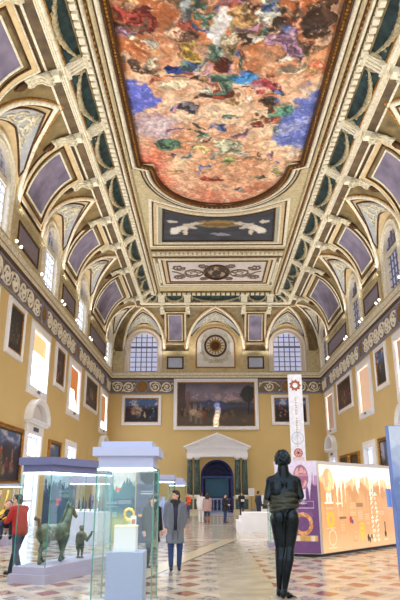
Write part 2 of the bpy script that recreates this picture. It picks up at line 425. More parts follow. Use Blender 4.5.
for side in ('left', 'right', 'back'):
    mf = WALLM[side]; w = WALL[side]
    s0, s1 = (17.5, D) if side != 'back' else (XL, XR)
    g = MB().mbox(mf, s0, s1, Z_F0, Z_F1, 0, .02); g.build('frieze_ground', M_TAUPE, w)
    bo = MB()
    for z in (Z_F0+.06, Z_F1-.06): bo.mbox(mf, s0, s1, z-.06, z+.06, .0, .06)
    bo.build('frieze_border', M_BLUEB, w)
    rl = MB(); cuts = [s0+.15]+[x for c in MED[side] for x in (c-.72, c+.72)]+[s1-.2]
    if side == 'back': cuts = [XL+.2, -6.92, -5.48, -3.3, 4.85, 6.83, 8.27, XR-.2]; prs = [(0, 1), (2, 3), (4, 5), (6, 7)]
    else: prs = [(i, i+1) for i in range(0, len(cuts), 2)]
    for a, b_ in prs: scroll_relief(rl, mf, cuts[a], cuts[b_], Z_F0+.16, Z_F1-.16, 1.34, .05, .03)
    rl.build('frieze_scrolls', mat('ivory_scroll_stucco', (240, 232, 212), .65, var=.05), w, smooth=True)
    for c in MED[side]:
        R = .6; pr = []
        disk = MB(); N = 28
        rings = [(0, .07), (.25, .10), (.42, .06), (R*.86, .04)]
        disk.grid(lambda i, j: mf(c+rings[j][0]*math.cos(2*PI*i/N), 11.2+rings[j][0]*math.sin(2*PI*i/N), rings[j][1]+.02), N, 3)
        o = disk.build('medallion', M_BRONZEP, w, smooth=True)
        rim = MB(); rim.tube([mf(c+R*math.cos(2*PI*k/N), 11.2+R*math.sin(2*PI*k/N), .05) for k in range(N)], .06, 6, closed=True)
        rim.build('rim', M_BLUEB, o, smooth=True)
    # cornice
    prof = [(.0, Z_F1), (.05, Z_F1+.02), (.07, Z_F1+.14), (.13, Z_F1+.17), (.13, Z_F1+.27), (.19, Z_F1+.31), (.20, Z_F1+.42), (.24, Z_F1+.46), (.24, Z_F1+.6), (.29, Z_F1+.63), (.29, Z_F1+.72), (.0, Z_F1+.76)]
    e = .29
    sA, sB = (s0, s1) if side != 'back' else (XL, XR)
    cm = MB(); n = len(prof)
    for (h0, z0), (h1, z1) in zip(prof[3:-1], prof[4:]):
        cm.add([mf(sA, z0, h0), mf(sB, z0, h0), mf(sB, z1, h1), mf(sA, z1, h1)], [(0, 1, 2, 3)])
    cm.build('trim_%d' % {'left': 1, 'right': 2, 'back': 3}[side], M_CREAM2, kind='structure')
    c2 = MB()
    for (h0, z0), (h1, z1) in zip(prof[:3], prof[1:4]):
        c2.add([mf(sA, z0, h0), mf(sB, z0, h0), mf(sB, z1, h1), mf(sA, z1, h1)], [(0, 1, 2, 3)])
    ob = c2.build('cornice_soffit', mat('shadow_brown_soffit', (84, 58, 34), .6, var=.2, scale=6), w)  # brown darkened to paint in the shadow line under the dentils
    dn = MB(); L = sB-sA; k = int(L/.3)
    for i in range(k):
        s = sA+L*(i+.5)/k; dn.mbox(mf, s-.09, s+.09, Z_F1+.46, Z_F1+.6, .2, .285)
    dn.build('cornice_dentils', M_CREAM2, w)
    MB().mbox(mf, sA, sB, Z_F1+.335, Z_F1+.37, .12, .22).build('cornice_gilt_line', M_GOLD, w)

# ------------------------------------------------------------------ windows in the lower walls
FPROF = [(.0, 0), (.0, .10), (.08, .13), (.14, .10), (.24, .10), (.30, .05), (.42, .05), (.42, 0)]
def rect(s0, s1, z0, z1): return [(s0, z0), (s0, z1), (s1, z1), (s1, z0)]     # offset to the left of travel = outwards
wn = 0
M_BRIGHT = emit('daylit_pane_bright', (222, 234, 255), 9.0)
M_BRIGHT2 = emit('daylit_pane_soft', (255, 250, 242), 4.0)
M_REVEAL = mat('white_reveal_plaster', (236, 228, 214), .6)
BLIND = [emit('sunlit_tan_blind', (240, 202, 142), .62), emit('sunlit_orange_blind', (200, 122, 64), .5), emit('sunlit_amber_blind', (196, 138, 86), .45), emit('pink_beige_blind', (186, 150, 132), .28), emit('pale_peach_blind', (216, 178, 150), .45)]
for side in ('left', 'right'):
    mf = WALLM[side]
    for y in WIN_Y:
        wn += 1
        o = MB().sweep(rect(y-1.55, y+1.55, 6.95, 9.95), True, FPROF, mf).build('window_%d' % wn, M_WHITE, kind='structure')
        rv = MB()
        for a, b_ in (((y-1.55, 6.95), (y-1.55, 9.95)), ((y+1.55, 6.95), (y+1.55, 9.95)), ((y-1.55, 6.95), (y+1.55, 6.95)), ((y-1.55, 9.95), (y+1.55, 9.95))):
            rv.add([mf(*a, 0), mf(*b_, 0), mf(*b_, -.2), mf(*a, -.2)], [(0, 1, 2, 3)])
        rv.build('reveal', M_REVEAL, o)
        pane = M_BRIGHT if side == 'left' else M_BRIGHT2
        MB().mbox(mf, y-1.55, y+1.55, 6.95, 9.95, -.2, -.17).build('pane', pane, o)
        if side == 'left': drop, bm = {22.85: (1.1, 0), 31.8: (1.05, 0), 40.7: (1.5, 1), 52.7: (2.3, 2)}.get(y, (1., 0))
        else: drop, bm = {40.7: (2.95, 4), 52.7: (2.98, 3), 31.8: (2.96, 3)}.get(y, (2., 3))
        bl = MB(); n = 24
        def bf(i, j, y=y, drop=drop, side=side):
            s = y-1.5+3.*i/n; lo = 9.93-drop
            if bm == 1 and i > n*.55: lo = 9.93-drop-1.3*sstep(.55, 1., np.array(i/n)).item()
            return mf(s, 9.93-(9.93-lo)*j/6, -.09+.02*math.sin(i*1.4))
        bl.grid(bf, n, 6); bl.build('blind', BLIND[bm], o, smooth=True)
        MB().mbox(mf, y-1.5, y+1.5, 6.97, 7.1, -.16, -.11).mbox(mf, y-.03, y+.03, 7.0, 9.9, -.165, -.13).build('sash_bar', M_WHITE, o)
        tr = MB().mbox(mf, y-.2, y+.2, 6.72, 6.86, .1, .16); tr.build('latch_box', mat('grey_metal', (120, 122, 130), .4, .5), o)

# ------------------------------------------------------------------ doors along the side walls
M_DAYDOOR = emit('daylit_doorway', (206, 224, 255), 5.0)
dnum = 0
for side in ('left', 'right'):
    mf = WALLM[side]
    for y in WIN_Y:
        dnum += 1; ped = y != 40.7
        path = [(y-1.15, 0), (y-1.15, 4.55), (y+1.15, 4.55), (y+1.15, 0)]
        o = MB().sweep(path, False, [(0, 0), (0, .12), (.10, .16), (.2, .12), (.36, .12), (.42, .06), (.42, 0)], mf).build('door_%d' % dnum, M_WHITE, kind='structure')
        rv = MB()
        for a, b_ in (((y-1.15, 0), (y-1.15, 4.55)), ((y+1.15, 0), (y+1.15, 4.55)), ((y-1.15, 4.55), (y+1.15, 4.55))):
            rv.add([mf(*a, 0), mf(*b_, 0), mf(*b_, -.2), mf(*a, -.2)], [(0, 1, 2, 3)])
        rv.build('reveal', M_WHITE, o)
        MB().mbox(mf, y-1.15, y+1.15, 0, 4.55, -.22, -.18).build('daylit_pane', M_DAYDOOR if side == 'left' else emit('daylit_doorway_dim', (214, 224, 250), 1.2), o)
        lf = MB()
        for a in (-1.13, -.06, 1.0): lf.mbox(mf, y+a, y+a+.13, 0.02, 4.5, -.17, -.12)
        for z in (.02, 1.2, 3.4, 4.38): lf.mbox(mf, y-1.13, y+1.13, z, z+.12, -.165, -.125)
        lf.build('leaf_frame', M_WHITE, o)
        if ped:
            fr = MB().mbox(mf, y-1.55, y+1.55, 4.6, 5.05, 0, .14).mbox(mf, y-1.72, y+1.72, 5.05, 5.15, 0, .34).mbox(mf, y-1.82, y+1.82, 5.15, 5.26, 0, .42)
            N = 18; R = 1.82; rise = 1.15
            arc = [(y-R*math.cos(PI*k/N), 5.26+rise*math.sin(PI*k/N)) for k in range(N+1)]
            fr.sweep(arc, False, [(0, 0), (0, .42), (-.1, .44), (-.2, .34), (-.26, .3), (-.26, 0)], mf)
            fr.build('segmental_pediment', M_WHITE, o)
            tp = MB(); tp.grid(lambda i, j: mf(arc[i][0], 5.26+(arc[i][1]-5.26)*j, .03), N, 1); tp.build('tympanum', mat('greyish_cream', (212, 204, 200), .7), o)  # tympanum a greyer cream than the white pediment
            MB().mbox(mf, y-.45, y+.45, 4.72, 4.92, .14, .17).build('plaque', mat('dark_plaque', (64, 60, 66), .4), o)

# ================================================================== CLERESTORY, COVE AND LUNETTES
TH = math.radians(76); S_START = 9.0
WU = {'left': None, 'right': None, 'back': None}
LUN = {'left': [(13.9, 2.5, 'w'), (22.85, 2.5, 'w'), (31.85, 2.5, 'w'), (40.85, 2.5, 'w'), (52.75, 2.0, 'w')],
       'back': [(-6.12, 2.0, 'w'), (0.76, 2.8, 'r'), (7.62, 2.0, 'w')]}
LUN['right'] = list(LUN['left'])
CONS = {'left': [16.2, 20.6, 25.15, 29.5, 34.3, 38.5, 43.3, 50.3], 'back': [-4.25, -1.85, 3.4, 5.8]}
CONS['right'] = list(CONS['left'])
def ends(side, d):
    if side == 'back': return XL+IN+d, XR-IN-d
    return S_START, D-IN-d
def run(mb, side, prof):
    for (d0, z0), (d1, z1) in zip(prof[:-1], prof[1:]):
        a0, b0 = ends(side, d0); a1, b1 = ends(side, d1)
        mb.add([base(side, a0, d0, z0), base(side, b0, d0, z0), base(side, b1, d1, z1), base(side, a1, d1, z1)], [(0, 1, 2, 3)])
    return mb
def zarch(w, t): return ZS+(2.55 if w < 2.7 else 2.75)*math.sqrt(max(0, 1-t*t))
GR, GSP = 1.29, 15.07                            # window half width and springing
CEIL = MB(); CEIL_sides = []
FR2 = [(0, 0), (0, .06), (.07, .12), (.14, .07), (.3, .07), (.36, .14), (.46, .14), (.5, .03), (.5, 0)]
M_PANE_L = emit('bright_sky_pane', (226, 236, 255), 2.6)
M_PANE_B = mat('lavender_pane', (176, 184, 216), .25); M_PANE_B = emit('lavender_sky_pane', (182, 186, 214), .62)
M_PANE_R = emit('dull_sky_pane', (166, 168, 190), .6)
M_MUNT = mat('grey_mauve_glazing_bars', (120, 116, 136), .6)
def prism(mb, mf, s0, s1, pts):
    n = len(pts)
    return mb.add([mf(s0, v, h) for v, h in pts]+[mf(s1, v, h) for v, h in pts], [tuple(range(n)), tuple(range(2*n-1, n-1, -1))]+[(i, (i+1) % n, n+(i+1) % n, n+i) for i in range(n)])
ceiling = thing('ceiling', None, None, kind='structure')
cove_mb = MB(); web_mb = MB()
wnum = 11
for side in ('left', 'right', 'back'):
    mU = lambda s, z, h, side=side: base(side, s, h, z)
    cf = cove(side); lun = LUN[side]; w = WALL[side]
    # --- wall surface of the clerestory in column strips, with arched openings
    S = set(np.linspace(*ends(side, 0), 40))
    for s0, hw, k in lun:
        S |= {s0+hw*t for t in np.sin(np.linspace(-PI/2, PI/2, 33))}
        if k == 'w': S |= {s0+GR*t for t in np.sin(np.linspace(-PI/2, PI/2, 25))}
    S = sorted(S); wu = MB()
    def top(s):
        for s0, hw, k in lun:
            if abs(s-s0) < hw: return zarch(hw, (s-s0)/hw)
        return ZS
    def bot(s):
        for s0, hw, k in lun:
            if k == 'w' and abs(s-s0) < GR: return GSP+math.sqrt(max(0, GR*GR-(s-s0)**2))
        return 12.55
    for a, b_ in zip(S[:-1], S[1:]):
        if b_-a < 1e-6: continue
        m_ = (a+b_)/2
        inw = any(k == 'w' and abs(m_-s0) < GR for s0, hw, k in lun)
        ba, bb_ = (bot(a) if inw and bot(a) > 13 else GSP if inw else 12.55), (bot(b_) if inw and bot(b_) > 13 else GSP if inw else 12.55)
        wu.add([mU(a, ba, 0), mU(b_, bb_, 0), mU(b_, max(top(b_), bb_), 0), mU(a, max(top(a), ba), 0)], [(0, 1, 2, 3)])
    wu.build('clerestory_face', mat('clerestory_plaster', (222, 204, 160), .7, c2=(196, 172, 120), scale=1.5), w)
    MB().mbox(mU, *ends(side, 0), 12.5, 12.58, -.1, .16).build('sill_ledge', M_CREAM, w)
    # --- cove between the lunettes
    NT = 22; ths = [TH*j/NT for j in range(NT+1)]
    def bound(i, th, right):
        # i-th gap: right/left limit
        if right:
            if i < len(lun): s0, hw, _ = lun[i]; return s0-hw*(1-(th/TH)**2)
            return ends(side, CA*(1-math.cos(th)))[1]
        if i > 0: s0, hw, _ = lun[i-1]; return s0+hw*(1-(th/TH)**2)
        return ends(side, CA*(1-math.cos(th)))[0]
    for i in range(len(lun)+1):
        cove_mb.grid(lambda a, j: cf(bound(i, ths[j], False)+(bound(i, ths[j], True)-bound(i, ths[j], False))*a/8, v_of(ths[j]), 0), 8, NT)
    t2 = np.linspace(TH, PI/2, 5)
    for i in range(len(t2)-1):
        q = []
        for t in (t2[i], t2[i+1]):
            d, z = CA*(1-math.cos(t)), ZS+CB*math.sin(t); a, b_ = ends(side, d); q.append((a, b_, d, z))
        cove_mb.add([base(side, q[0][0], q[0][2], q[0][3]), base(side, q[0][1], q[0][2], q[0][3]), base(side, q[1][1], q[1][2], q[1][3]), base(side, q[1][0], q[1][2], q[1][3])], [(0, 1, 2, 3)])
    # brown strip under the ribbed moulding, thin cream fillets
    st = MB(); lo, hi = math.radians(79.5), math.radians(89.5)
    cs = [ends(side, 2.5)[0]]+CONS[side]+[ends(side, 2.6)[1]]
    for a, b_ in zip(cs[:-1], cs[1:]):
        if b_-a < .9: continue
        st.mbox(cf, a+.3, b_-.3, v_of(lo), v_of(hi), 0, .03)
    st.build('brown_strip', M_BROWN, ceiling)
    fl = MB()
    for t in (78.5,):
        a, b_ = ends(side, CA*(1-math.cos(math.radians(t)))); fl.mbox(cf, a, b_, v_of(math.radians(t))-.05, v_of(math.radians(t))+.05, 0, .07)
    fl.build('cream_fillet', M_CREAM2, ceiling)
    # --- lunettes
    for s0, hw, kind in lun:
        def web(t, r, h=0., s0=s0, hw=hw):
            th = TH*math.sqrt(max(0, 1-abs(t)))
            P1 = V(*cf(s0+hw*t, v_of(th), 0)); P0 = V(*base(side, s0+hw*t, 0, zarch(hw, t)))
            p = P0+(P1-P0)*r
            if h:
                e_ = .02; t1, t0 = min(t+e_, .999), max(t-e_, -.999)
                if t0 < 0 < t1: t0, t1 = (0, t1) if t >= 0 else (t0, 0)
                du = V(*web(t1, r))-V(*web(t0, r)); dv = P1-P0; n = np.cross(du, dv); l = np.linalg.norm(n)
                if l > 1e-9:
                    n = n/l
                    if n[2] > 0: n = -n
                    p = p+n*h
            return tuple(p)
        tt = np.sin(np.linspace(-PI/2, PI/2, 41))
        web_mb.grid(lambda i, j: web(tt[i], j/8), 40, 8)
        NB = 24; T8 = np.linspace(-.84, .84, NB+1)
        pn = MB(); pn.grid(lambda i, j: web(T8[i], .2+.56*j/5, .03), NB, 5)
        po = pn.build('spandrel_panel', M_STONE, ceiling, smooth=True)
        loop = [web(t, .76, .05) for t in T8]+[web(t, .2, .05) for t in T8[::-1]]
        MB().tube(loop, .055, 6, closed=True).build('gilt_beading', M_DKGOLD, po, smooth=True)
        rl = MB(); Lr = 2.4; rb = .05
        def wp(a, b_): return web(max(-.95, min(.95, a/hw)), min(.74, max(.22, b_/Lr)), .06)
        for sg in (-1, 1):
            rl.tube([wp(sg*(.52+p[0]), 1.08+p[1]) for p in spiral(0, 0, .42, 1.5, sg, 22, PI/2)], [rb*(1.4-.8*k/22) for k in range(23)], 6)
            rl.tube([wp(sg*(.95+p[0]), .85+p[1]) for p in spiral(0, 0, .28, 1.4, -sg, 18, 0)], [rb*(1.2-.7*k/18) for k in range(19)], 6)
            rl.tube([wp(0, .6), wp(sg*.25, .75), wp(sg*.3, 1.2), wp(sg*.12, 1.7)], [rb, rb*1.4, rb*1.2, rb*.5], 6)
            rl.tube([wp(sg*.4, .6), wp(sg*.8, .62), wp(sg*1.3, .6), wp(sg*1.6, .62)], [rb, rb*1.3, rb, rb*.5], 6)
        for k in range(5):
            a = PI*(k/4); rl.tube([wp(0, 1.2), wp(.18*math.cos(a), 1.2+.25*math.sin(a)), wp(.3*math.cos(a), 1.2+.42*math.sin(a))], [rb, rb*1.6, rb*.4], 6)
        rl.build('spandrel_ornament', M_RELIEF, po, smooth=True)
        tb = [-1+2*k/48 for k in range(49)]
        tb = [math.copysign(abs(x)**1.25, x) for x in tb]
        rib = MB(); rib.tube([web(t, 1.0) for t in tb], .135, 8)
        ro = rib.build('groin_rib', M_CREAM2, ceiling, smooth=True)
        MB().tube([web(t*.985, .9, .02) for t in tb], .05, 6).build('gilt_line', M_DKGOLD, ro, smooth=True)
        # outer fillet on the cove side
        of = []
        for t in tb:
            th = TH*math.sqrt(max(0, 1-abs(t)))*1.02; of.append(cf(s0+(hw+.24)*t, min(v_of(min(th, PI/2))+.22*(1-abs(t)), ARC), .03))
        MB().tube(of, .05, 6).build('outer_fillet', M_GOLD, ro, smooth=True)
        # --- opening
        if kind == 'w':
            wnum += 1; N = 20
            path = [(s0-GR, 12.6), (s0-GR, GSP)]+[(s0-GR*math.cos(PI*k/N), GSP+GR*math.sin(PI*k/N)) for k in range(1, N)]+[(s0+GR, GSP), (s0+GR, 12.6)]
            o = MB().sweep(path, False, FR2, mU).build('window_%d' % wnum, M_CREAM2 if side != 'back' else mat('mauve_cream_stucco', (222, 208, 196), .65), kind='structure')
            rv = MB(); 
            for a, b_ in zip(path[:-1], path[1:]): rv.add([mU(*a, 0), mU(*b_, 0), mU(*b_, -.24), mU(*a, -.24)], [(0, 1, 2, 3)])
            rv.add([mU(s0-GR, 12.6, 0), mU(s0+GR, 12.6, 0), mU(s0+GR, 12.6, -.24), mU(s0-GR, 12.6, -.24)], [(0, 1, 2, 3)])
            rv.build('reveal', M_REVEAL, o)
            pm = {'left': M_PANE_L, 'right': M_PANE_R, 'back': M_PANE_B}[side]
            pa = MB(); n = len(path); cen = (s0, 14.2)
            pa.add([mU(*cen, -.23)]+[mU(*p, -.23) for p in path], [(0, i+1, (i+1) % n+1) for i in range(n)]); 
            pa = MB()
            if side == 'back': pa.add([mU(*cen, -.23)]+[mU(*p, -.23) for p in path], [(0, i+1, (i+1) % n+1) for i in range(n)])
            else:
                pa.mbox(mU, s0-GR, s0+GR, 12.6, GSP, -.24, -.23)
                lp = MB(); q_ = path[1:-1]; lp.add([mU(*p, -.22) for p in q_], [tuple(range(len(q_)))]); lp.build('lunette_pane', mat('mauve_lunette_blind', (150, 146, 164), .7), o)
                MB().mbox(mU, s0-GR, s0+GR, GSP-.14, GSP+.16, -.22, -.06).build('transom', M_CREAM2, o)
                MB().mbox(mU, s0-GR, s0-GR+.12, 12.6, GSP-.14, -.22, -.14).mbox(mU, s0+GR-.12, s0+GR, 12.6, GSP-.14, -.22, -.14).build('casement_jamb', M_CREAM2, o)
            pa.build('pane', pm, o)
            mu = MB()
            for k in range(1, 5):
                x = -GR+2*GR*k/5; zt = GSP+math.sqrt(GR*GR-x*x); wd = .045
                mu.mbox(mU, s0+x-wd, s0+x+wd, 12.62, zt, -.21, -.15)
            for k in range(0, 8):
                z = 12.62+k*.48; hx = GR if z < GSP else math.sqrt(max(0, GR*GR-(z-GSP)**2)); wd = .035 if k not in (0, 5) else .09
                mu.mbox(mU, s0-hx, s0+hx, z-wd, z+wd, -.205, -.155)
            mu.build('glazing_bars', M_MUNT if side != 'left' else mat('pale_glazing_bars', (206, 210, 226), .5), o)
        else:
            N = 28; R = 1.78; zb = 13.05; sp = 15.1
            path = [(s0-R, zb), (s0-R, sp)]+[(s0-R*math.cos(PI*k/N), sp+R*.98*math.sin(PI*k/N)) for k in range(1, N)]+[(s0+R, sp), (s0+R, zb)]
            o = MB(); n = len(path); o.add([mU(s0, 14.6, .04)]+[mU(*p, .04) for p in path], [(0, i+1, (i+1) % n+1) for i in range(n)])
            o = o.build('niche_panel', M_NICHE, w)
            MB().sweep(path, True, [(0, 0), (0, .1), (.07, .12), (.12, .05), (.12, 0)], mU).build('niche_inner_frame', M_GOLD, o)
            MB().sweep(path[1:-1], False, [(.14, 0), (.14, .12), (.36, .14), (.4, .05), (.4, 0)], mU).build('niche_arch', M_PEACH, o)
            cz = 15.1; ring = lambda r, h, N=40: [mU(s0+r*math.cos(2*PI*k/N), cz+r*math.sin(2*PI*k/N), h) for k in range(N)]
            ds = MB(); ds.grid(lambda i, j: mU(s0+[0, .2, .42][j]*math.cos(2*PI*i/24), cz+[0, .2, .42][j]*math.sin(2*PI*i/24), [.16, .13, .1][j]), 24, 2); ds.build('roundel_boss', M_DKGOLD, o, smooth=True)
            MB().tube(ring(.5, .1), .09, 6, closed=True).build('roundel_inner_ring', M_GOLD, o, smooth=True)
            ds = MB(); ds.grid(lambda i, j: mU(s0+[.5, .92][j]*math.cos(2*PI*i/32), cz+[.5, .92][j]*math.sin(2*PI*i/32), .07), 32, 1); ds.build('roundel_band', M_CREAM2, o)
            MB().tube(ring(1.0, .1), .1, 8, closed=True).build('roundel_outer_ring', M_DKGOLD, o, smooth=True)
            tk = MB()
            for k in range(16):
                a = 2*PI*k/16; tk.mbox(lambda u, v, h: mU(s0+u*math.cos(a)-v*math.sin(a), cz+u*math.sin(a)+v*math.cos(a), h), .6, .84, -.035, .035, .07, .1)
            tk.build('roundel_marks', M_BROWN, o)
            og = MB()
            for sg in (-1, 1):
                T = lambda pts, r: og.tube([mU(s0+sg*a, b_, .08) for a, b_ in pts], r, 6)
                T([(0, 13.55), (.4, 13.7), (.8, 13.75), (1.1, 14.1), (1.3, 14.6), (1.35, 15.2), (1.2, 15.8), (.9, 16.25)], [.08, .09, .08, .07, .06, .05, .05, .03])
                for cx_, cz_, rr, d_ in ((.95, 13.75, .24, 1), (1.25, 14.45, .2, -1), (1.28, 15.4, .18, 1), (1.0, 16.1, .18, -1), (.45, 13.6, .2, -1)):
                    T(spiral(cx_, cz_, rr, 1.3, d_, 16), [.06-.03*k/16 for k in range(17)])
            for k in range(7): 
                a = PI*k/6; og.tube([mU(s0, 13.45, .08), mU(s0+.2*math.cos(a), 13.5+.25*math.sin(a), .12), mU(s0+.32*math.cos(a), 13.5+.4*math.sin(a), .06)], [.04, .07, .02], 6)
            og.build('niche_garland', M_RELIEF, o, smooth=True)
    # --- pedestal panels between the lunettes
    for i in range(len(lun)+1):
        a = lun[i-1][0]+lun[i-1][1] if i > 0 else ends(side, 0)[0]; b_ = lun[i][0]-lun[i][1] if i < len(lun) else ends(side, 0)[1]
        if b_-a < .5: continue
        pe = MB().mbox(mU, a-.15 if i > 0 else a, b_+.15 if i < len(lun) else b_, 12.58, 14.28, 0, .1)
        pe.mbox(mU, a-.2 if i > 0 else a, b_+.2 if i < len(lun) else b_, 14.28, 14.38, 0, .2).mbox(mU, a-.25 if i > 0 else a, b_+.25 if i < len(lun) else b_, 14.38, 14.56, 0, .28)
        pe = pe.build('pedestal_course', M_CREAM, w)
        if b_-a > 1.2:
            p0, p1, q0, q1 = a+.38, b_-.38, 12.98, 13.92
            MB().mbox(mU, p0, p1, q0, q1, .1, .115).build('blue_grey_panel', M_BLUEP if side == 'back' else mat('grey_mauve_panel', (132, 124, 138), .7, var=.08), pe)
            MB().sweep(rect(p0, p1, q0, q1), True, [(0, .1), (0, .15), (.1, .17), (.14, .12), (.14, .1)], mU).build('panel_moulding', M_DKGOLD, pe)
    # --- mauve panels with nested frames on the cove
    for i in range(1, len(lun)):
        a, b_ = lun[i-1][0]+lun[i-1][1], lun[i][0]-lun[i][1]; c = (a+b_)/2
        hw = {'back': .62}.get(side, 1.27 if b_-a < 5 else 2.2); t0, t1 = (18.7, 62) if side != 'back' else (17, 57)
        v0, v1 = v_of(math.radians(t0)), v_of(math.radians(t1)); R_ = rect(c-hw, c+hw, v0, v1); k = 1. if side != 'back' else .62
        p = MB().mbox(cf, c-hw, c+hw, v0, v1, .02, .03, 6, 10).build('mauve_panel', M_PURPLE, ceiling)
        def fr(name, o0, o1, h, m): 
            MB().sweep(R_, True, [(o0*k, 0), (o0*k, h), ((o0+o1)/2*k, h*1.25), (o1*k, h), (o1*k, 0)], cf, .3).build(name, m, p)
        fr('inner_moulding', 0, .09, .08, M_CREAM2); fr('inner_band', .10, .26, .04, M_OCHRE); fr('gilt_beading', .27, .36, .09, M_DKGOLD); fr('peach_band', .38, .60, .05, M_PEACH)
        fr('outer_moulding', .61, .68, .1, M_CREAM2); fr('outer_gilt_line', .69, .76, .06, M_DKGOLD)
        if side != 'back':
            MB().mbox(cf, c-hw*1.1, c+hw*1.1, v_of(math.radians(70.5)), v_of(math.radians(77)), 0, .03).build('brown_panel', M_BROWN, p)
    # --- scroll consoles with pendant leaves
    for s in CONS[side]:
        r = math.radians; sc = .75 if side == 'back' else 1.
        pts = [(v_of(r(60)), 0), (v_of(r(60)), .10), (v_of(r(62)), .2), (v_of(r(65)), .16), (v_of(r(69)), .12), (v_of(r(73)), .18), (v_of(r(76)), .34), (v_of(r(79)), .42), (v_of(r(82)), .4), (v_of(r(84)), .36), (v_of(r(89)), .36), (v_of(r(89)), 0)]
        o = prism(MB(), cf, s-.22*sc, s+.22*sc, pts).build('console', M_CREAM2, ceiling)
        lf = MB(); lf.tube([cf(s, v_of(r(t)), h) for t, h in ((50, .03), (53, .1), (56, .13), (59, .12), (61, .08))], [.03, .12, .16, .14, .06], 8)
        lf.build('pendant_leaf', M_DKGOLD, o, smooth=True)
        fl = MB()
        for x in (-.24, .0, .24): fl.tube([cf(s+x*sc, v_of(r(t)), h) for t, h in ((61, .17), (64, .2), (68, .14), (72, .19), (76, .38), (79, .46), (83, .4))], .045, 6)
        fl.tube([cf(s-.27*sc, v_of(r(79)), .3), cf(s+.27*sc, v_of(r(79)), .3)], .16, 8); fl.tube([cf(s-.25*sc, v_of(r(62)), .12), cf(s+.25*sc, v_of(r(62)), .12)], .11, 8)
        fl.build('volutes', M_RELIEF, o, smooth=True)
cove_mb.build('cove_surface', M_OCHRE, ceiling, smooth=False)
web_mb.build('lunette_cells', M_PEACH, ceiling, smooth=True)

# ================================================================== CORNICE OF THE FLAT CEILING: ribbed moulding, garland panels, dentils
DS0, DS1, ZS0, ZS1 = CA+.16, 3.92, ZS+CB+.04, 19.08
def swag(side):
    nx, nz = (ZS1-ZS0), -(DS1-DS0); l = math.hypot(nx, nz)
    return lambda s, q, h: base(side, s, DS0+(DS1-DS0)*q+nx/l*h, ZS0+(ZS1-ZS0)*q+nz/l*h)
for side in ('left', 'right', 'back'):
    mb = MB(); z = ZS+CB
    run(mb, side, [(CA-.12, z), (CA-.12, z-.10), (CA-.06, z-.13), (CA-.03, z-.08), (CA+.02, z-.13), (CA+.08, z-.07), (CA+.13, z-.10), (CA+.19, z-.04), (CA+.22, z+.05)])
    mb.build('ribbed_moulding', M_CREAM2, ceiling)
    MB_ = MB(); run(MB_, side, [(DS0-.03, ZS0-.02), (DS1, ZS1)]); MB_.build('garland_ground', M_TEAL, ceiling)
    sg = swag(side); L0, L1 = ends(side, DS0); M0, M1 = ends(side, DS1)
    seps = list(CONS[side])
    if side == 'back': seps = [-5.9]+seps+[7.4]
    else: seps = [11.5]+seps+[52.2]
    spo = MB()
    for s in seps:
        o = MB().mbox(sg, s-.3, s+.3, 0, 1, 0, .12); 
        for x in (-.2, 0, .2): o.mbox(sg, s+x-.06, s+x+.06, .08, .9, .12, .2)
        o.mbox(sg, s-.36, s+.36, -.02, .1, .1, .24).mbox(sg, s-.36, s+.36, .88, 1.02, .1, .24)
        o.build('fluted_block', M_CREAM2, ceiling)
    for s0, s1 in zip(seps[:-1], seps[1:]):
        spans = [(s0, s1)] if s1-s0 < 5.6 else [(s0, (s0+s1)/2), ((s0+s1)/2, s1)]
        for a, b_ in spans:
            a, b_ = a+.42, b_-.42; n = 30; pts = []; rr = []
            for k in range(n+1):
                f = k/n; q = .72-.56*math.sin(PI*f)**.8
                pts.append(sg(a+(b_-a)*f, q, .1)); rr.append((.04+.085*math.sin(PI*f))*(1+.22*math.sin(k*2.3)))
            g = MB().tube(pts, rr, 8)
            for k in range(2, n-1, 1):
                p = pts[k]; j = rng.normal(0, .05, 3); g.ell((p[0]+j[0], p[1]+j[1], p[2]+j[2]), rr[k]*.62, n=6, m=4)
            for x in (a, b_):
                g.ell(sg(x, .74, .1), .1, n=8, m=5); g.tube([sg(x, .72, .1), sg(x+(.05 if x == a else -.05), .5, .08), sg(x, .3, .06)], [.05, .06, .03], 6)
            g.build('garland', M_GARL, ceiling, smooth=True)
    MB_ = MB(); run(MB_, side, [(DS0+.02, ZS0+.03), (DS0+.02, ZS0-.03), (DS0+.1, ZS0+.0), (DS0+.1, ZS0+.08)]); MB_.build('gilt_fillet', M_GOLD, ceiling)
    MB_ = MB(); run(MB_, side, [(DS1-.08, ZS1-.1), (DS1-.06, ZS1-.18), (DS1, ZS1-.16), (DS1+.0, ZS1), (DS1+.3, ZS1+.02), (DS1+.3, ZC)]); MB_.build('dentil_bed', M_OCHRE, ceiling)
    dn = MB(); a, b_ = ends(side, DS1+.1); k = int((b_-a)/.44)
    for i in range(k):
        s = a+(b_-a)*(i+.5)/k
        ps = [base(side, s+x*.15, DS1+d_, zz) for zz in (ZS1+.02, ZS1-.16) for d_ in (.02, .27) for x in (-1, 1)]
        dn.add(ps, [(0, 1, 3, 2), (4, 6, 7, 5), (0, 4, 5, 1), (2, 3, 7, 6), (0, 2, 6, 4), (1, 5, 7, 3)])
    dn.build('dentils', M_CREAM2, ceiling)

# ================================================================== FLAT CEILING
HF = 5.78; Y1 = D-IN-DS1-.3
PW, PY, AW, AY, AH = 4.45, 29.3, 3.75, 29.95, 4.4
arc = [(-AW*math.cos(PI*k/40), AY+AH*math.sin(PI*k/40)) for k in range(41)]
outline = [(-PW, S_START), (-PW, PY), (-AW-.1, PY+.25)]+arc+[(AW+.1, PY+.25), (PW, PY), (PW, S_START)]
def half(y):
    if y <= PY: return PW
    if y <= AY: return AW
    return AW*math.sqrt(max(0, 1-((y-AY)/AH)**2))
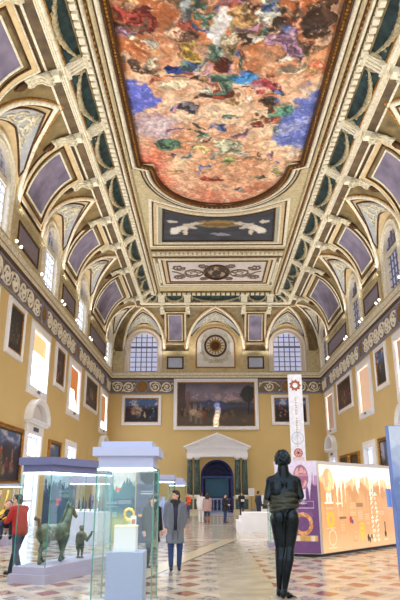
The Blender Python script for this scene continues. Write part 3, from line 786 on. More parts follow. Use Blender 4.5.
# ceiling field around the painting
fm = MB(); ys = list(np.linspace(S_START, PY, 8))+[PY+.001]+list(np.linspace(AY, AY+AH, 26))+[Y1]
for sgn in (-1, 1):
    vs = []
    for y in ys: vs += [mC(sgn*half(y), y, 0), mC(sgn*HF, y, 0)]
    fm.add(vs, [(2*i, 2*i+1, 2*i+3, 2*i+2) for i in range(len(ys)-1)])
fm.build('ceiling_field', M_CREAM, ceiling)
def csw(name, path, closed, o0, o1, h0, h1, m, parent=None, seg=.5):
    return MB().sweep(path, closed, [(o0, 0), (o0, h0), ((o0*.6+o1*.4), h1), ((o0*.3+o1*.7), h1), (o1, h0), (o1, 0)], mC, seg).build(name, m, parent or ceiling)
gf = MB().sweep(outline, False, [(0, -.16), (0, .06), (.08, .14), (.16, .10), (.26, .16), (.34, .06), (.34, 0)], mC, .5).build('gilded_picture_frame', M_DKGOLD, ceiling)
MB().beads(outline, False, .2, (.15, .13, .19), mC, 'bead', .13).build('gilded_carving', M_GOLD, gf)
csw('cream_moulding', outline, False, .36, .56, .06, .12, M_CREAM2)
csw('gilt_line', outline, False, .57, .64, .05, .08, M_DKGOLD)
for sgn in (-1, 1):
    for name, x0, x1, h0, h1, m in (('cream_moulding', 5.08, 5.27, .08, .16, M_CREAM), ('gilt_rope', 5.28, 5.40, .10, .15, M_DKGOLD), ('cream_moulding', 5.41, 5.60, .1, .18, M_CREAM2), ('gilt_line', 5.61, 5.68, .06, .08, M_DKGOLD), ('cream_moulding', 5.69, 5.86, .12, .2, M_CREAM2)):
        csw(name, [(sgn*x0, S_START), (sgn*x0, Y1)] if sgn < 0 else [(sgn*x1, S_START), (sgn*x1, Y1)], False, 0, x1-x0, h0, h1, m)
    MB().beads([(sgn*5.34, S_START), (sgn*5.34, Y1)], False, .34, (.2, .1, .2), mC, 'bead').build('gilt_rope_twists', M_GOLD, ceiling)
for o0, o1, m in ((.66, .72, M_CREAM2), (.80, .86, M_BROWN)):
    csw('arc_line', outline[2:-2], False, o0, o1, .06, .1, m)
# spandrel panel with figures
def ylow(x): return 36.1-1.2*(x/3.6)**2
sp_path = [(-3.6, 34.9), (-4.0, 39.9), (4.0, 39.9), (3.6, 34.9)]+[(3.6-7.2*k/16, ylow(3.6-7.2*k/16)) for k in range(1, 16)]
def f_spandrel(U, Vv):
    n = noise2(U, Vv, 9, 3); c = mixc(np.tile(V(84, 86, 94), (len(U), 1)), (48, 50, 58), n)
    r2 = random.Random(5)
    def blob(x, y, rx, ry, col, a=0., k=1.):
        nonlocal c
        dx, dy = (U-x)+(noise2(U, Vv, 30, 8)-.5)*.03, (Vv-y)+(noise2(U, Vv, 30, 9)-.5)*.12
        X_ = dx*math.cos(a)+dy*.4*math.sin(a); Y_ = -dx*math.sin(a)/.4+dy*math.cos(a)
        c = mixc(c, col, (1-sstep(.75, 1.1, np.sqrt((X_/rx)**2+(Y_/ry)**2)))*k)
    blob(.5, .28, .24, .16, (152, 128, 82)); blob(.5, .3, .18, .07, (120, 96, 60))
    for s in (-1, 1):
        q = lambda x: .5+s*x
        blob(q(.33), .5, .11, .10, (222, 216, 204), s*.5); blob(q(.26), .42, .08, .08, (198, 190, 176), -s*.5); blob(q(.39), .62, .06, .12, (232, 226, 214), s*.9)
        blob(q(.22), .3, .09, .05, (204, 196, 182), s*.2); blob(q(.42), .3, .05, .05, (206, 198, 186)); blob(q(.3), .66, .025, .1, (226, 208, 188))
    blob(.52, .72, .1, .06, (150, 150, 160), .2)
    return c
sp = painted('figure_panel', lambda i, j, h: (lambda x: mC(x, ylow(x*.9)+(39.9-ylow(x*.9))*j, .03))((i-.5)*2*(3.6+.4*j)), 1, 1, 120, 44, f_spandrel, vcmat('matte_fresco', .75), ceiling)
for nm, a, b_, h, m in (('gilt_edge', 0, .10, .10, M_DKGOLD), ('grey_band', .10, .34, .04, mat('grey_green_band', (176, 176, 158), .7)), ('cream_moulding', .34, .46, .12, M_CREAM2), ('peach_band', .46, .68, .06, M_PEACH), ('gilt_line', .69, .77, .1, M_DKGOLD), ('cream_moulding', .78, .98, .12, M_CREAM2)):
    csw(nm, sp_path, True, a, b_, h, h*1.2, m, sp)
# divider and stucco panel
dv = csw('divider_moulding', [(-5.05, 42.35), (5.05, 42.35)], False, -.45, .45, .1, .2, M_CREAM)
MB().beads([(-5.0, 42.05), (5.0, 42.05)], False, .34, (.22, .25, .26), mC, 'box').build('divider_dentils', M_CREAM2, dv)
csw('divider_gilt_line', [(-5.05, 41.7), (5.05, 41.7)], False, -.1, .1, .06, .1, M_DKGOLD, dv); csw('divider_gilt_line', [(-5.05, 42.95), (5.05, 42.95)], False, -.12, .12, .12, .16, M_DKGOLD, dv)
P2 = [(-3.95, 44.0), (-3.95, 48.7), (3.95, 48.7), (3.95, 44.0)]
o = MB().add([mC(x, y, .03) for x, y in P2], [(0, 1, 2, 3)]).build('stucco_panel', mat('grey_cream_stucco', (218, 210, 204), .7, var=.08), ceiling)
for nm, a, b_, h, m in (('gilt_beading', 0, .12, .1, M_DKGOLD), ('peach_band', .13, .38, .05, M_PEACH), ('gilt_line', .39, .48, .09, M_DKGOLD), ('cream_moulding', .49, .72, .12, M_CREAM2), ('ochre_band', .73, .95, .05, M_OCHRE), ('cream_moulding', .96, 1.1, .12, M_CREAM2)):
    csw(nm, P2, True, a, b_, h, h*1.2, m, o)
MB().beads(P2, True, .32, (.2, .16, .2), mC, 'box', .84).build('panel_dentils', M_CREAM2, o)
rl = MB(); M_BRREL = mat('brown_grey_ornament', (128, 108, 92), .65, var=.15)
for sg in (-1, 1):
    for cx_, cy_, R, d_ in ((2.0, 46.6, .85, 1), (3.15, 45.4, .55, -1), (3.2, 47.6, .5, 1), (1.15, 45.0, .4, -1), (1.1, 48.0, .35, 1)):
        rl.tube([mC(sg*p[0], p[1], .06) for p in spiral(cx_, cy_, R, 1.7, d_, 30, PI)], [.075-.04*k/30 for k in range(31)], 6)
        for k in range(6):
            a = k*PI/3; rl.tube([mC(sg*(cx_+R*.6*math.cos(a)), cy_+R*.6*math.sin(a), .06), mC(sg*(cx_+R*1.05*math.cos(a+.3)), cy_+R*1.05*math.sin(a+.3), .06)], [.07, .02], 5)
    rl.tube([mC(sg*x, y, .06) for x, y in ((.9, 46.3), (1.4, 47.3), (2.2, 47.6), (2.8, 47), (3.3, 46.4), (3.7, 46.2))], .055, 6)
rl.build('panel_scrolls', M_BRREL, o, smooth=True)
N = 36; el = lambda r, h: [mC(1.0*r*math.cos(2*PI*k/N), 46.4+1.55*r*math.sin(2*PI*k/N), h) for k in range(N)]
ov = painted('oval_medallion', lambda i, j, h: mC(1.0*j*math.cos(2*PI*i), 46.4+1.55*j*math.sin(2*PI*i), .07), 1, 1, 48, 14,
     lambda U, Vv: mixc(np.tile(V(70, 54, 44), (len(U), 1)), (176, 156, 130), sstep(.54, .62, noise2(Vv*np.cos(2*PI*U)+2, Vv*np.sin(2*PI*U)+2, 3.2, 4, 3))*(Vv < .8)), vcmat('matte_fresco'), o)
MB().tube(el(1.03, .1), .09, 8, closed=True).build('medallion_rim', M_DKGOLD, ov, smooth=True)

# ------------------------------------------------------------------ the painted centre: a generic sky of cloud and drapery
FSPOTS = [(1.0, 9.7, .9, .4, .4, (150, 52, 40)), (2.3, 12.6, .5, .35, .2, (40, 62, 150)), (2.9, 15.4, .5, .4, .8, (108, 100, 110)), (1.4, 18.6, .8, .4, .1, (74, 116, 92)), (4.7, 18.9, 1.0, .6, .2, (196, 200, 170)), (5.2, 20.2, .7, .5, .3, (150, 168, 98)),
             (4.5, 13.3, .5, .7, .5, (92, 128, 96)), (5.2, 13.2, .9, .45, .1, (58, 128, 190)), (4.3, 14.6, .5, .5, .9, (162, 66, 44)), (3.9, 22.3, .9, .5, .2, (150, 50, 38)), (7.3, 15.7, .9, .45, .7, (78, 138, 112)), (6.7, 15.2, .6, .4, .6, (104, 70, 44)),
             (6.6, 13.6, .9, .5, .2, (160, 56, 66)), (6.9, 11.2, 1.0, .5, .5, (170, 128, 158)), (8.2, 9.8, .7, 1.1, .2, (84, 58, 40)), (4.2, 10.4, .4, 1.4, .1, (238, 230, 214)), (4.4, 7.4, .4, .9, .1, (190, 66, 50)), (3.0, 11.6, .6, .45, .3, (196, 160, 70)),
             (1.5, 8.0, .9, .6, .6, (230, 196, 156)), (6.9, 22.1, .6, .35, .3, (104, 108, 80)), (3.3, 19.2, .7, .3, .1, (210, 200, 130)), (5.9, 8.2, .8, .6, .3, (226, 222, 190)), (6.3, 6.2, .6, .6, .3, (214, 160, 170))]
def f_fresco(U, Vv):
    # x across (0..8.9 m), y along (0..25.35 m from the near end)
    x = U*8.9; y = Vv*25.35
    w1 = noise2(x, y, .35, 1, 5)-.5; w2 = noise2(x+7, y+3, .35, 2, 5)-.5
    f1 = noise2(x, y, 1.3, 31, 4)-.5; f2 = noise2(x+4, y+8, 1.3, 32, 4)-.5
    xs, ys_ = x+w1*2.2, y+w2*2.8
    n = noise2(xs, ys_, .42, 3, 5); n2 = noise2(xs+9, ys_, 1.1, 4, 5); n3 = noise2(x*1.0+5, y*.8, 2.6, 5, 4); n4 = noise2(x+f1, y+f2, 5.5, 6, 3)
    c = mixc(np.tile(V(216, 164, 128), (len(U), 1)), (244, 214, 180), sstep(.4, .62, n))
    c = mixc(c, (200, 132, 96), sstep(.52, .7, n2)*.6)
    c = mixc(c, (164, 88, 48), sstep(13.5, 10.5, y+w1*5)*.85)
    c = mixc(c, (208, 124, 68), sstep(.5, .62, n)*sstep(14, 10, y)*.7)
    c = mixc(c, (196, 100, 76), sstep(20.5, 25., y+w2*3)*.65*sstep(.38, .55, n2+.1))
    c = mixc(c, (212, 98, 76), sstep(2.6, .4, x+w1*2)*sstep(17.5, 21, y)*.85)
    c = mixc(c, (244, 206, 160), np.exp(-(((x-4.6)/2.6)**2+((y-20.4)/2.2)**2))*sstep(.4, .6, n)*.9)
    xq, yq = xs+f1*1.6, ys_+f2*2.0; g1 = np.exp(-(((xq-.4)/1.0)**2+((yq-14.4)/2.1)**2)); g2 = np.exp(-(((xq-8.3)/1.6)**2+((yq-16.9)/2.6)**2))
    c = mixc(c, (92, 104, 196), sstep(.42, .62, g1)*.95); c = mixc(c, (96, 112, 188), sstep(.40, .60, g2)*.95)
    c = mixc(c, (176, 180, 214), sstep(.42, .62, g2)*sstep(.52, .62, n2)*.7)
    c = mixc(c, (168, 160, 200), sstep(.3, .7, np.exp(-(((xs-1.4)/1.6)**2+((ys_-17.2)/1.3)**2)))*.5)
    c = c*(1+.16*(n3-.5)[:, None]*2)
    # loose crowd of draped forms: a warped cell pattern, each cell a cloth colour, folds from fine noise
    r = random.Random(11)
    pal = [(226, 214, 190), (92, 124, 108), (70, 100, 160), (146, 66, 48), (186, 146, 92), (122, 126, 76), (160, 118, 140), (96, 70, 54), (232, 200, 168), (78, 52, 40), (136, 146, 148), (196, 108, 76), (206, 164, 132), (212, 172, 140), (150, 110, 80)]
    pts = []
    for y0, y1, k, rad in ((0, 4, 60, .62), (4, 10.8, 190, .62), (10.8, 14.6, 84, .55), (14.6, 18.4, 44, .46), (18.4, 21.6, 24, .42), (21.6, 24, 7, .4)):
        for _ in range(k):
            X_, Y_ = r.uniform(.2, 8.7), r.uniform(y0, y1)
            if 13 < Y_ < 18.5 and (X_ < 1.6 or X_ > 7.3) : continue
            if 16 < Y_ < 20 and X_ < 1.2: continue
            pts.append((X_, Y_, rad*r.uniform(.55, 1.25), r.choice(pal), r.uniform(0, PI), r.uniform(1.3, 2.6)))
    for (cx, cy, L, W, a, col) in FSPOTS: pts.append((cx, cy, L, col, a, L/W))
    px, py = x+f1*1.5, y+f2*1.5
    for k, (cx, cy, rad, col, a, asp) in enumerate(pts):
        sel = np.nonzero((np.abs(x-cx) < 2.4) & (np.abs(y-cy) < 2.4))[0]
        if len(sel) == 0: continue
        dx, dy = px[sel]-cx, py[sel]-cy; X_ = dx*math.cos(a)+dy*math.sin(a); Y_ = (-dx*math.sin(a)+dy*math.cos(a))*asp
        d = np.hypot(X_, Y_)/rad; m = (1-sstep(.72, 1.0, d))*.92
        fold = sstep(.32, .68, noise2(X_*.6+cx*3, Y_*1.1+cy*3, 3.4, 60+k % 7, 3))
        col = V(*col); lo, hi = col*.55, np.minimum(col*1.12+18, 250)
        cc = lo[None]*(1-fold[:, None])+hi[None]*fold[:, None]
        # a flesh-toned head or limb beside some of the cloths
        cc = np.where(((X_ > rad*.45) & (k % 3 == 0))[:, None], V(216, 168, 136)[None]*(.72+.4*fold[:, None]), cc)
        c[sel] = c[sel]*(1-m[:, None])+cc*m[:, None]
    n5 = noise2(x+f2, y+f1, 9., 16, 2); c = c*(1+.22*(n4-.5)[:, None]*2+.2*(n5-.5)[:, None]*2)
    c = mixc(c, (246, 226, 196), sstep(.66, .74, n5*.5+n4*.5)*.6)
    return c
def fres(i, j, h):
    y = S_START+(AY+AH-S_START)*j; return mC((i-.5)*2*PW, y, -.13)
NX, NY = 200, 480
fo = MB(); fo.grid(lambda i, j: mC((i/NX-.5)*2*PW, S_START+(AY+AH-S_START)*j/NY, -.13), NX, NY)
U, Vv = np.meshgrid(np.linspace(0, 1, NX+1), np.linspace(0, 1, NY+1)); U = U.ravel(); Vv = Vv.ravel()
keep = [k for k, f in enumerate(fo.f) if all(abs(fo.v[i][0]-CX) <= (PW if fo.v[i][1] < AY+.4 else half(fo.v[i][1])+.3) for i in f)]
fo.f = [fo.f[k] for k in keep]
cc = np.clip(f_fresco(U, Vv), 0, 255)/255.; fo.col = np.where(cc <= .04045, cc/12.92, ((cc+.055)/1.055)**2.4)
fo.build('ceiling_painting', vcmat('matte_fresco', .75), ceiling)

# ================================================================== PORTAL IN THE BACK WALL
pc = .83
po = thing('door_11', None, None, kind='structure')
mb = MB(); R = 1.36; ac, asp = .81, 3.06; N = 24
for k in range(N):
    a0, a1 = PI*k/N, PI*(k+1)/N
    p0, p1 = (ac-R*math.cos(a0), asp+R*math.sin(a0)), (ac-R*math.cos(a1), asp+R*math.sin(a1))
    mb.add([mB(*p0, 0), mB(*p1, 0), mB(p1[0], 4.46, 0), mB(p0[0], 4.46, 0)], [(0, 1, 2, 3)])
mb.build('arch_spandrel', WALLC, po)
apath = [(ac-R, 0), (ac-R, asp)]+[(ac-R*math.cos(PI*k/N), asp+R*math.sin(PI*k/N)) for k in range(1, N)]+[(ac+R, asp), (ac+R, 0)]
rv = MB()
for a, b_ in zip(apath[:-1], apath[1:]): rv.add([mB(*a, 0), mB(*b_, 0), mB(*b_, -1.0), mB(*a, -1.0)], [(0, 1, 2, 3)])
M_NAVY = mat('dark_blue_ironwork', (36, 46, 104), .35, .3); M_NAVY2 = mat('midnight_blue_paint', (20, 26, 62), .5)
rv.build('reveal', M_NAVY2, po)
MB().sweep(apath, False, [(-.02, -.1), (-.02, .05), (.1, .08), (.12, 0)], mB).build('arch_frame', M_NAVY, po)
gl = MB()
for k in range(1, 12): gl.tube([mB(ac-.45*math.cos(PI*k/12), asp+.08+.45*math.sin(PI*k/12), -.2), mB(ac-R*.98*math.cos(PI*k/12), asp+.08+R*.95*math.sin(PI*k/12), -.2)], .03, 6)
for r_ in (.45, .9, 1.3): gl.tube([mB(ac-r_*math.cos(PI*k/20), asp+.08+r_*math.sin(PI*k/20), -.2) for k in range(21)], .045, 6)
for k in range(10):
    a = PI*(k+.5)/10; gl.tube([mB(ac-1.1*math.cos(a)+.12*math.cos(2*PI*q/10), asp+.1+1.1*math.sin(a)+.12*math.sin(2*PI*q/10), -.2) for q in range(10)], .02, 5, closed=True)
gl.mbox(mB, ac-R, ac+R, 2.96, 3.12, -.28, -.12); gl.build('fanlight_grille', M_NAVY, po, smooth=True)
gt = MB()
for x0, x1 in ((ac-R, ac-R+.12), (ac-R+.3, ac-R+.38), (ac+R-.38, ac+R-.3), (ac+R-.12, ac+R)): gt.mbox(mB, x0, x1, 0, 2.96, -.28, -.14)
for z in (.05, 1.1, 2.0, 2.9):
    gt.mbox(mB, ac-R, ac-R+.38, z, z+.07, -.27, -.15).mbox(mB, ac+R-.38, ac+R, z, z+.07, -.27, -.15)
gt.build('gate_leaves', M_NAVY, po)
rb = MB()
rb.add([(-1.6, D+3, 0), (3.2, D+3, 0), (3.2, D+3, 4.6), (-1.6, D+3, 4.6), (-1.6, D+.9, 0), (3.2, D+.9, 0), (3.2, D+.9, 4.6), (-1.6, D+.9, 4.6)], [(0, 1, 2, 3), (0, 4, 7, 3), (1, 5, 6, 2), (3, 7, 6, 2), (0, 1, 5, 4)])
rb.build('wall_alcove', M_NAVY2, kind='structure')
sc_ = thing('projection_screen', 'dark teal panel hanging inside the arched portal doorway', 'screen', (.83, D+1.6, 0))
MB().box((0, 0, 2.15), (2.1, .06, 1.6)).build('screen_panel', mat('teal_screen', (30, 104, 140), .4), sc_)
MB().box((0, 0, .68), (2.1, .08, 1.34)).build('lower_board', mat('slate_board', (56, 72, 116), .5), sc_)
bl = thing('balustrade', 'pale stone balustrade standing across the foot of the portal doorway', 'balustrade', (.83, D+.6, 0))
b1 = MB().box((0, 0, 1.13), (2.5, .3, .12)).box((0, 0, .08), (2.5, .3, .16)); b1.build('rail', mat('blue_white_stone', (150, 164, 214), .5), bl)
for k in range(7):
    MB().lathe([(.07, .16), (.07, .22), (.05, .26), (.095, .5), (.05, .8), (.07, .98), (.07, 1.07)], (-1.05+.35*k, 0, 0), 10).build('baluster', mat('blue_white_stone', (150, 164, 214), .5), bl, smooth=True)
for x in (-1.62, -.98, 2.64, 3.28):
    y = D-.62
    c = MB().lathe([(.25, 1.5), (.255, 2.2), (.245, 3.2), (.22, 4.5)], (x, y, 0), 18).build('column', M_GREENM, po, smooth=True)
    MB().lathe([(.28, 1.34), (.28, 1.4), (.25, 1.42), (.26, 1.46), (.22, 1.5)], (x, y, 0), 18).build('column_base', M_MARBLEW, c, smooth=True)
    MB().lathe([(.19, 4.48), (.2, 4.52), (.2, 4.56), (.25, 4.62), (.27, 4.66)], (x, y, 0), 18).box((x, y, 4.7), (.56, .56, .09)).build('capital', M_MARBLEW, c)
for x0, x1 in ((-1.98, -.62), (2.28, 3.64)):
    p = MB().box(((x0+x1)/2, D-.48, .1), (x1-x0+.12, .96, .2)).box(((x0+x1)/2, D-.48, 1.28), (x1-x0+.12, .98, .14)).box(((x0+x1)/2, D-.45, .7), (x1-x0, .88, 1.1)).build('pedestal', mat('cream_marble', (206, 190, 152), .45, var=.1), po)
    for c in (x0+.36, x1-.36): MB().box((c, D-.9, .72), (.5, .04, .84)).build('marble_panel', M_GREENM, p)
en = MB().box((pc, D-.45, 4.9), (5.5, .9, .32)).box((pc, D-.43, 5.25), (5.42, .86, .4)).box((pc, D-.5, 5.5), (5.8, 1.0, .12)).box((pc, D-.54, 5.6), (6.05, 1.1, .1)); en.build('entablature', M_MARBLEW, po)
tri = [(-2.2, 5.65), (.83, 6.85), (3.86, 5.65)]
MB().sweep([tri[0], tri[1], tri[2]], False, [(0, 0), (0, 1.12), (-.12, 1.14), (-.2, 1.0), (-.3, .95), (-.3, 0)], mB).build('raking_cornice', M_MARBLEW, po)
MB().add([mB(-1.9, 5.65, .7), mB(3.56, 5.65, .7), mB(.83, 6.75, .7)], [(0, 1, 2)]).build('tympanum', M_MARBLEW, po)

# ================================================================== PAINTINGS
def f_canvas(seed, sky=.0, base_=(44, 34, 28), figs=14, reds=.3):
    def f(U, Vv):
        r = random.Random(seed); n = noise2(U, Vv, 4, seed, 4); n2 = noise2(U, Vv, 11, seed+50, 3)
        wx, wy = (noise2(U, Vv, 7, seed+3, 3)-.5)*.14, (noise2(U, Vv, 7, seed+4, 3)-.5)*.14
        c = mixc(np.tile(V(*base_)*.75, (len(U), 1)), tuple(V(*base_)*1.5), n)
        if sky:
            c = mixc(c, (78, 104, 150), sstep(1-sky-.15, 1-sky+.12, Vv+wx)*.9); c = mixc(c, (186, 182, 190), sstep(1-sky, 1-sky+.1, Vv+wx)*sstep(.52, .62, n)*.9)
        pal = [(150, 108, 78), (98, 76, 56), (168, 132, 96), (70, 62, 60), (190, 166, 140)]+[(142, 44, 36)]*int(reds*6)+[(52, 70, 104), (126, 104, 50)]
        for _ in range(figs):
            cx, cy = r.uniform(.12, .88), r.uniform(.12, .62); L, W = r.uniform(.03, .08), r.uniform(.05, .16); col = r.choice(pal)
            d = np.sqrt(((U-cx+wx)/L)**2+((Vv-cy+wy)/W)**2); c = mixc(c, col, (1-sstep(.6, 1.1, d))*(.45+.55*n2))
            d = np.sqrt(((U-cx+wx*.3)/.022)**2+((Vv-cy-W)/.03)**2); c = mixc(c, (196, 156, 124), (1-sstep(.6, 1.1, d))*.8)
        return c
    return f
def f_landscape(U, Vv):
    n = noise2(U, Vv, 5, 21, 5); n2 = noise2(U*2, Vv*1.5, 12, 22, 4); w = (n-.5)
    c = mixc(np.tile(V(92, 78, 66), (len(U), 1)), (54, 44, 40), n2)
    c = mixc(c, (122, 98, 78), (1-sstep(.12, .3, Vv+w*.2))*.6)
    sky = sstep(.50, .60, Vv+w*.10+.05*np.sin(U*9)*0)
    c = mixc(c, (124, 114, 128), sky); c = mixc(c, (176, 146, 146), sky*sstep(.5, .64, n2)*sstep(.9, .6, Vv)); c = mixc(c, (84, 76, 86), sky*sstep(.8, 1.0, Vv+w*.3)*.8)
    mt = 1-sstep(0, .02, Vv-(.47+.13*np.exp(-((U-.42)/.07)**2)+.09*np.exp(-((U-.56)/.06)**2)+.07*np.exp(-((U-.3)/.06)**2)+w*.04))
    c = mixc(c, (66, 70, 100), mt*(Vv > .38))
    c = mixc(c, (60, 52, 46), (1-sstep(.36, .44, Vv+w*.12))*.85); c = mixc(c, (96, 80, 62), (1-sstep(.2, .34, Vv+w*.2))*.7)
    c = mixc(c, (44, 42, 36), (1-sstep(.8, 1.1, np.sqrt(((U-.93+w*.1)/.1)**2+((Vv-.74+w*.2)/.2)**2)))*.9); c = mixc(c, (40, 34, 28), ((np.abs(U-.93-(Vv-.4)*.05) < .008) & (Vv > .25) & (Vv < .8))*.9)
    c = mixc(c, (74, 58, 52), (U+w*.02 < .1)*sstep(.2, .3, Vv)*.9); c = mixc(c, (120, 84, 74), (U+w*.02 < .16)*(U > .1)*(Vv > .3)*(Vv < .8)*.7)
    r = random.Random(4)
    for k in range(11):
        cx = .06+.035*k+r.uniform(-.01, .01); cy = r.uniform(.26, .42); col = r.choice([(112, 88, 70), (92, 50, 42), (128, 112, 98), (60, 44, 38), (96, 72, 56)])
        c = mixc(c, col, 1-sstep(.7, 1.1, np.sqrt(((U-cx+w*.02)/.018)**2+((Vv-cy)/.085)**2))); c = mixc(c, (140, 108, 86), 1-sstep(.7, 1.1, np.sqrt(((U-cx)/.009)**2+((Vv-cy-.1)/.02)**2)))
    for cx, cy, col in ((.2, .3, (178, 150, 124)), (.33, .27, (130, 74, 52)), (.27, .24, (150, 124, 104))):
        c = mixc(c, col, 1-sstep(.75, 1.1, np.sqrt(((U-cx+w*.04)/.06)**2+((Vv-cy+w*.05)/.075)**2)))
        for q in (-.04, -.02, .025, .045): c = mixc(c, tuple(V(*col)*.8), ((np.abs(U-cx-q) < .007) & (Vv < cy) & (Vv > cy-.2))*.9)
    for k in range(9):
        cx, cy = r.uniform(.5, .95), r.uniform(.1, .32); c = mixc(c, (120, 88, 66), (1-sstep(.6, 1.1, np.sqrt(((U-cx+w*.03)/.03)**2+((Vv-cy)/.05)**2)))*.6)
    return c
M_CANVAS = vcmat('varnished_canvas', .38, spec=.3)
def painting(mf, s0, s1, z0, z1, fn, label, fw=.34, mats=(M_WHITE, M_GOLD), nx=60, ny=44, loc=(0, 0, 0), group=None):
    t = thing('framed_painting', label, 'painting', loc, 0, group)
    lf = lambda u, v, h: tuple(V(*mf(u, v, h))-V(*loc))
    a, b_, c, d = s0+fw, s1-fw, z0+fw, z1-fw
    f = MB().sweep(rect(a, b_, c, d), True, [(.08, .0), (.08, .1), (.14, .14), (fw*.7, .09), (fw*.85, .14), (fw, .1), (fw, 0)], lf).build('frame', mats[0], t)
    MB().sweep(rect(a, b_, c, d), True, [(0, .02), (0, .07), (.05, .1), (.09, .09)], lf).build('gilt_slip', mats[1], f)
    painted('canvas', lambda i, j, h: lf(a+(b_-a)*i, c+(d-c)*j, .03), 1, 1, nx, ny, fn, M_CANVAS, t)
    return t
def on_wall(side, s, z): return WALLM[side](s, z, 0)
painting(mL, 26.02, 28.58, 7.74, 10.4, f_canvas(31, 0, (30, 28, 28), 12, .2), 'dark painting of pale figures, white frame, nearest one high on the orange-blind wall', loc=on_wall('left', 27.3, 7.74))
painting(mL, 34.95, 37.55, 7.74, 10.4, f_canvas(32, 0, (50, 30, 26), 12, .5), 'narrow reddish dark painting in a white frame between two tall orange-blind windows', loc=on_wall('left', 36.25, 7.74))
painting(mL, 44.0, 49.2, 7.74, 10.4, f_canvas(33, 0, (48, 38, 32), 20, .2), 'wide dark brown painting in a white frame beside the last orange-blind window', loc=on_wall('left', 46.6, 7.74))
painting(mR, 35.0, 37.55, 7.74, 10.4, f_canvas(34, .35, (36, 32, 32), 10, .2), 'painting with a blue sky patch in a white frame on the wall of pink-beige blinds', loc=on_wall('right', 36.3, 7.74))
painting(mR, 44.0, 49.2, 7.74, 10.4, f_canvas(35, 0, (58, 36, 30), 20, .6), 'wide dark red-brown painting in a white frame on the wall of pink-beige blinds', loc=on_wall('right', 46.6, 7.74))
painting(mB, -8.03, -4.34, 7.62, 10.4, f_canvas(36, .36, (34, 34, 38), 22, .3), 'battle scene with blue sky in a white frame, back wall, below the leftmost arched window', loc=on_wall('back', -6.2, 7.62))
painting(mB, 5.94, 9.44, 7.62, 10.4, f_canvas(37, .3, (34, 32, 34), 20, .5), 'painting with blue sky in a white frame partly hidden by the tall white banner', loc=on_wall('back', 7.7, 7.62))
painting(lambda u, v, h: mB(u, v, h+.07), -3.19, 4.72, 7.18, 11.94, f_landscape, 'very large landscape painting with mountains and horses above the pedimented portal', .4, nx=170, ny=100, loc=on_wall('back', .77, 7.18))
GM = (M_GOLD, M_DKGOLD)
painting(mL, 24.7, 29.9, 1.95, 4.65, f_canvas(41, .25, (40, 38, 54), 16, .7), 'large gold-framed painting with figures in red, beside the red-jacketed man', .28, GM, loc=on_wall('left', 27.3, 1.95))
painting(mL, 34.95, 37.8, 2.0, 4.62, f_canvas(42, .3, (60, 54, 52), 10, .5), 'small gold-framed painting behind the dark hood of the horse showcase', .24, GM, loc=on_wall('left', 36.4, 2.0))
painting(mR, 35.6, 38.4, 2.2, 4.9, f_canvas(43, .5, (44, 40, 34), 10, .3), 'gold-framed painting with a bluish figure between white doorway and blue panel', .28, GM, loc=on_wall('right', 37, 2.2))
painting(mR, 43.5, 46.4, 2.2, 4.5, f_canvas(44, 0, (40, 32, 26), 10, .3), 'gold-framed dark painting above the glowing panel, next to the plain white doorway', .26, GM, loc=on_wall('right', 45, 2.2))
painting(mR, 47.0, 49.9, 2.2, 4.5, f_canvas(45, 0, (34, 28, 24), 10, .2), 'gold-framed dark painting above the glowing panel, next to the arched-pediment doorway', .26, GM, loc=on_wall('right', 48.4, 2.2))

# ================================================================== SPOTLIGHTS ON THE CORNICE
LAMPS_Y = [4, 11, 16, 20.6, 25.2, 29.6, 34.3, 38.5, 43.3, 50.3]  # nearest ones are unseen, added to brighten the near ceiling
M_LAMPBODY = mat('white_lamp_metal', (232, 232, 230), .35, .2); M_LENS = emit('lamp_lens', (255, 246, 226), 5.)
def spotlight(loc, aim, label, group):
    t = thing('spotlight', label, 'spotlight', loc, 0, group)
    d = (Vector(aim)-Vector(loc)).normalized(); q = d.to_track_quat('Z', 'Y').to_matrix()
    b = MB(); prof = [(.07, -.16), (.09, -.12), (.09, .06), (.115, .16)]
    b.lathe(prof, n=14); b.v = [tuple(q @ (Vector(p)*.8)+Vector((0, 0, .26))) for p in b.v]; b.build('lamp_head', M_LAMPBODY, t, smooth=True)
    l = MB().lathe([(.1, .162), (.1, .17)], n=14); l.v = [tuple(q @ (Vector(p)*.8)+Vector((0, 0, .26))) for p in l.v]; l.build('lens', M_LENS, t)
    MB().box((0, 0, .02), (.16, .16, .04)).tube([(0, 0, .03), (0, 0, .2)], .02, 6).build('bracket', M_LAMPBODY, t)
SPW = {'left': 'white spotlight on the cornice under the bright arched windows', 'right': 'white spotlight on the cornice above the pink-beige blinds'}
for y in LAMPS_Y[4:]:
    for side in ('left', 'right'):
        for k in (-.35, .35):
            x = XL+.42-.2 if side == 'left' else XR-.42+.2
            spotlight((x, y+k+.6, 12.62), (CX, y-6, 9.), SPW[side], 'spotlights on the cornice, '+side+' side')

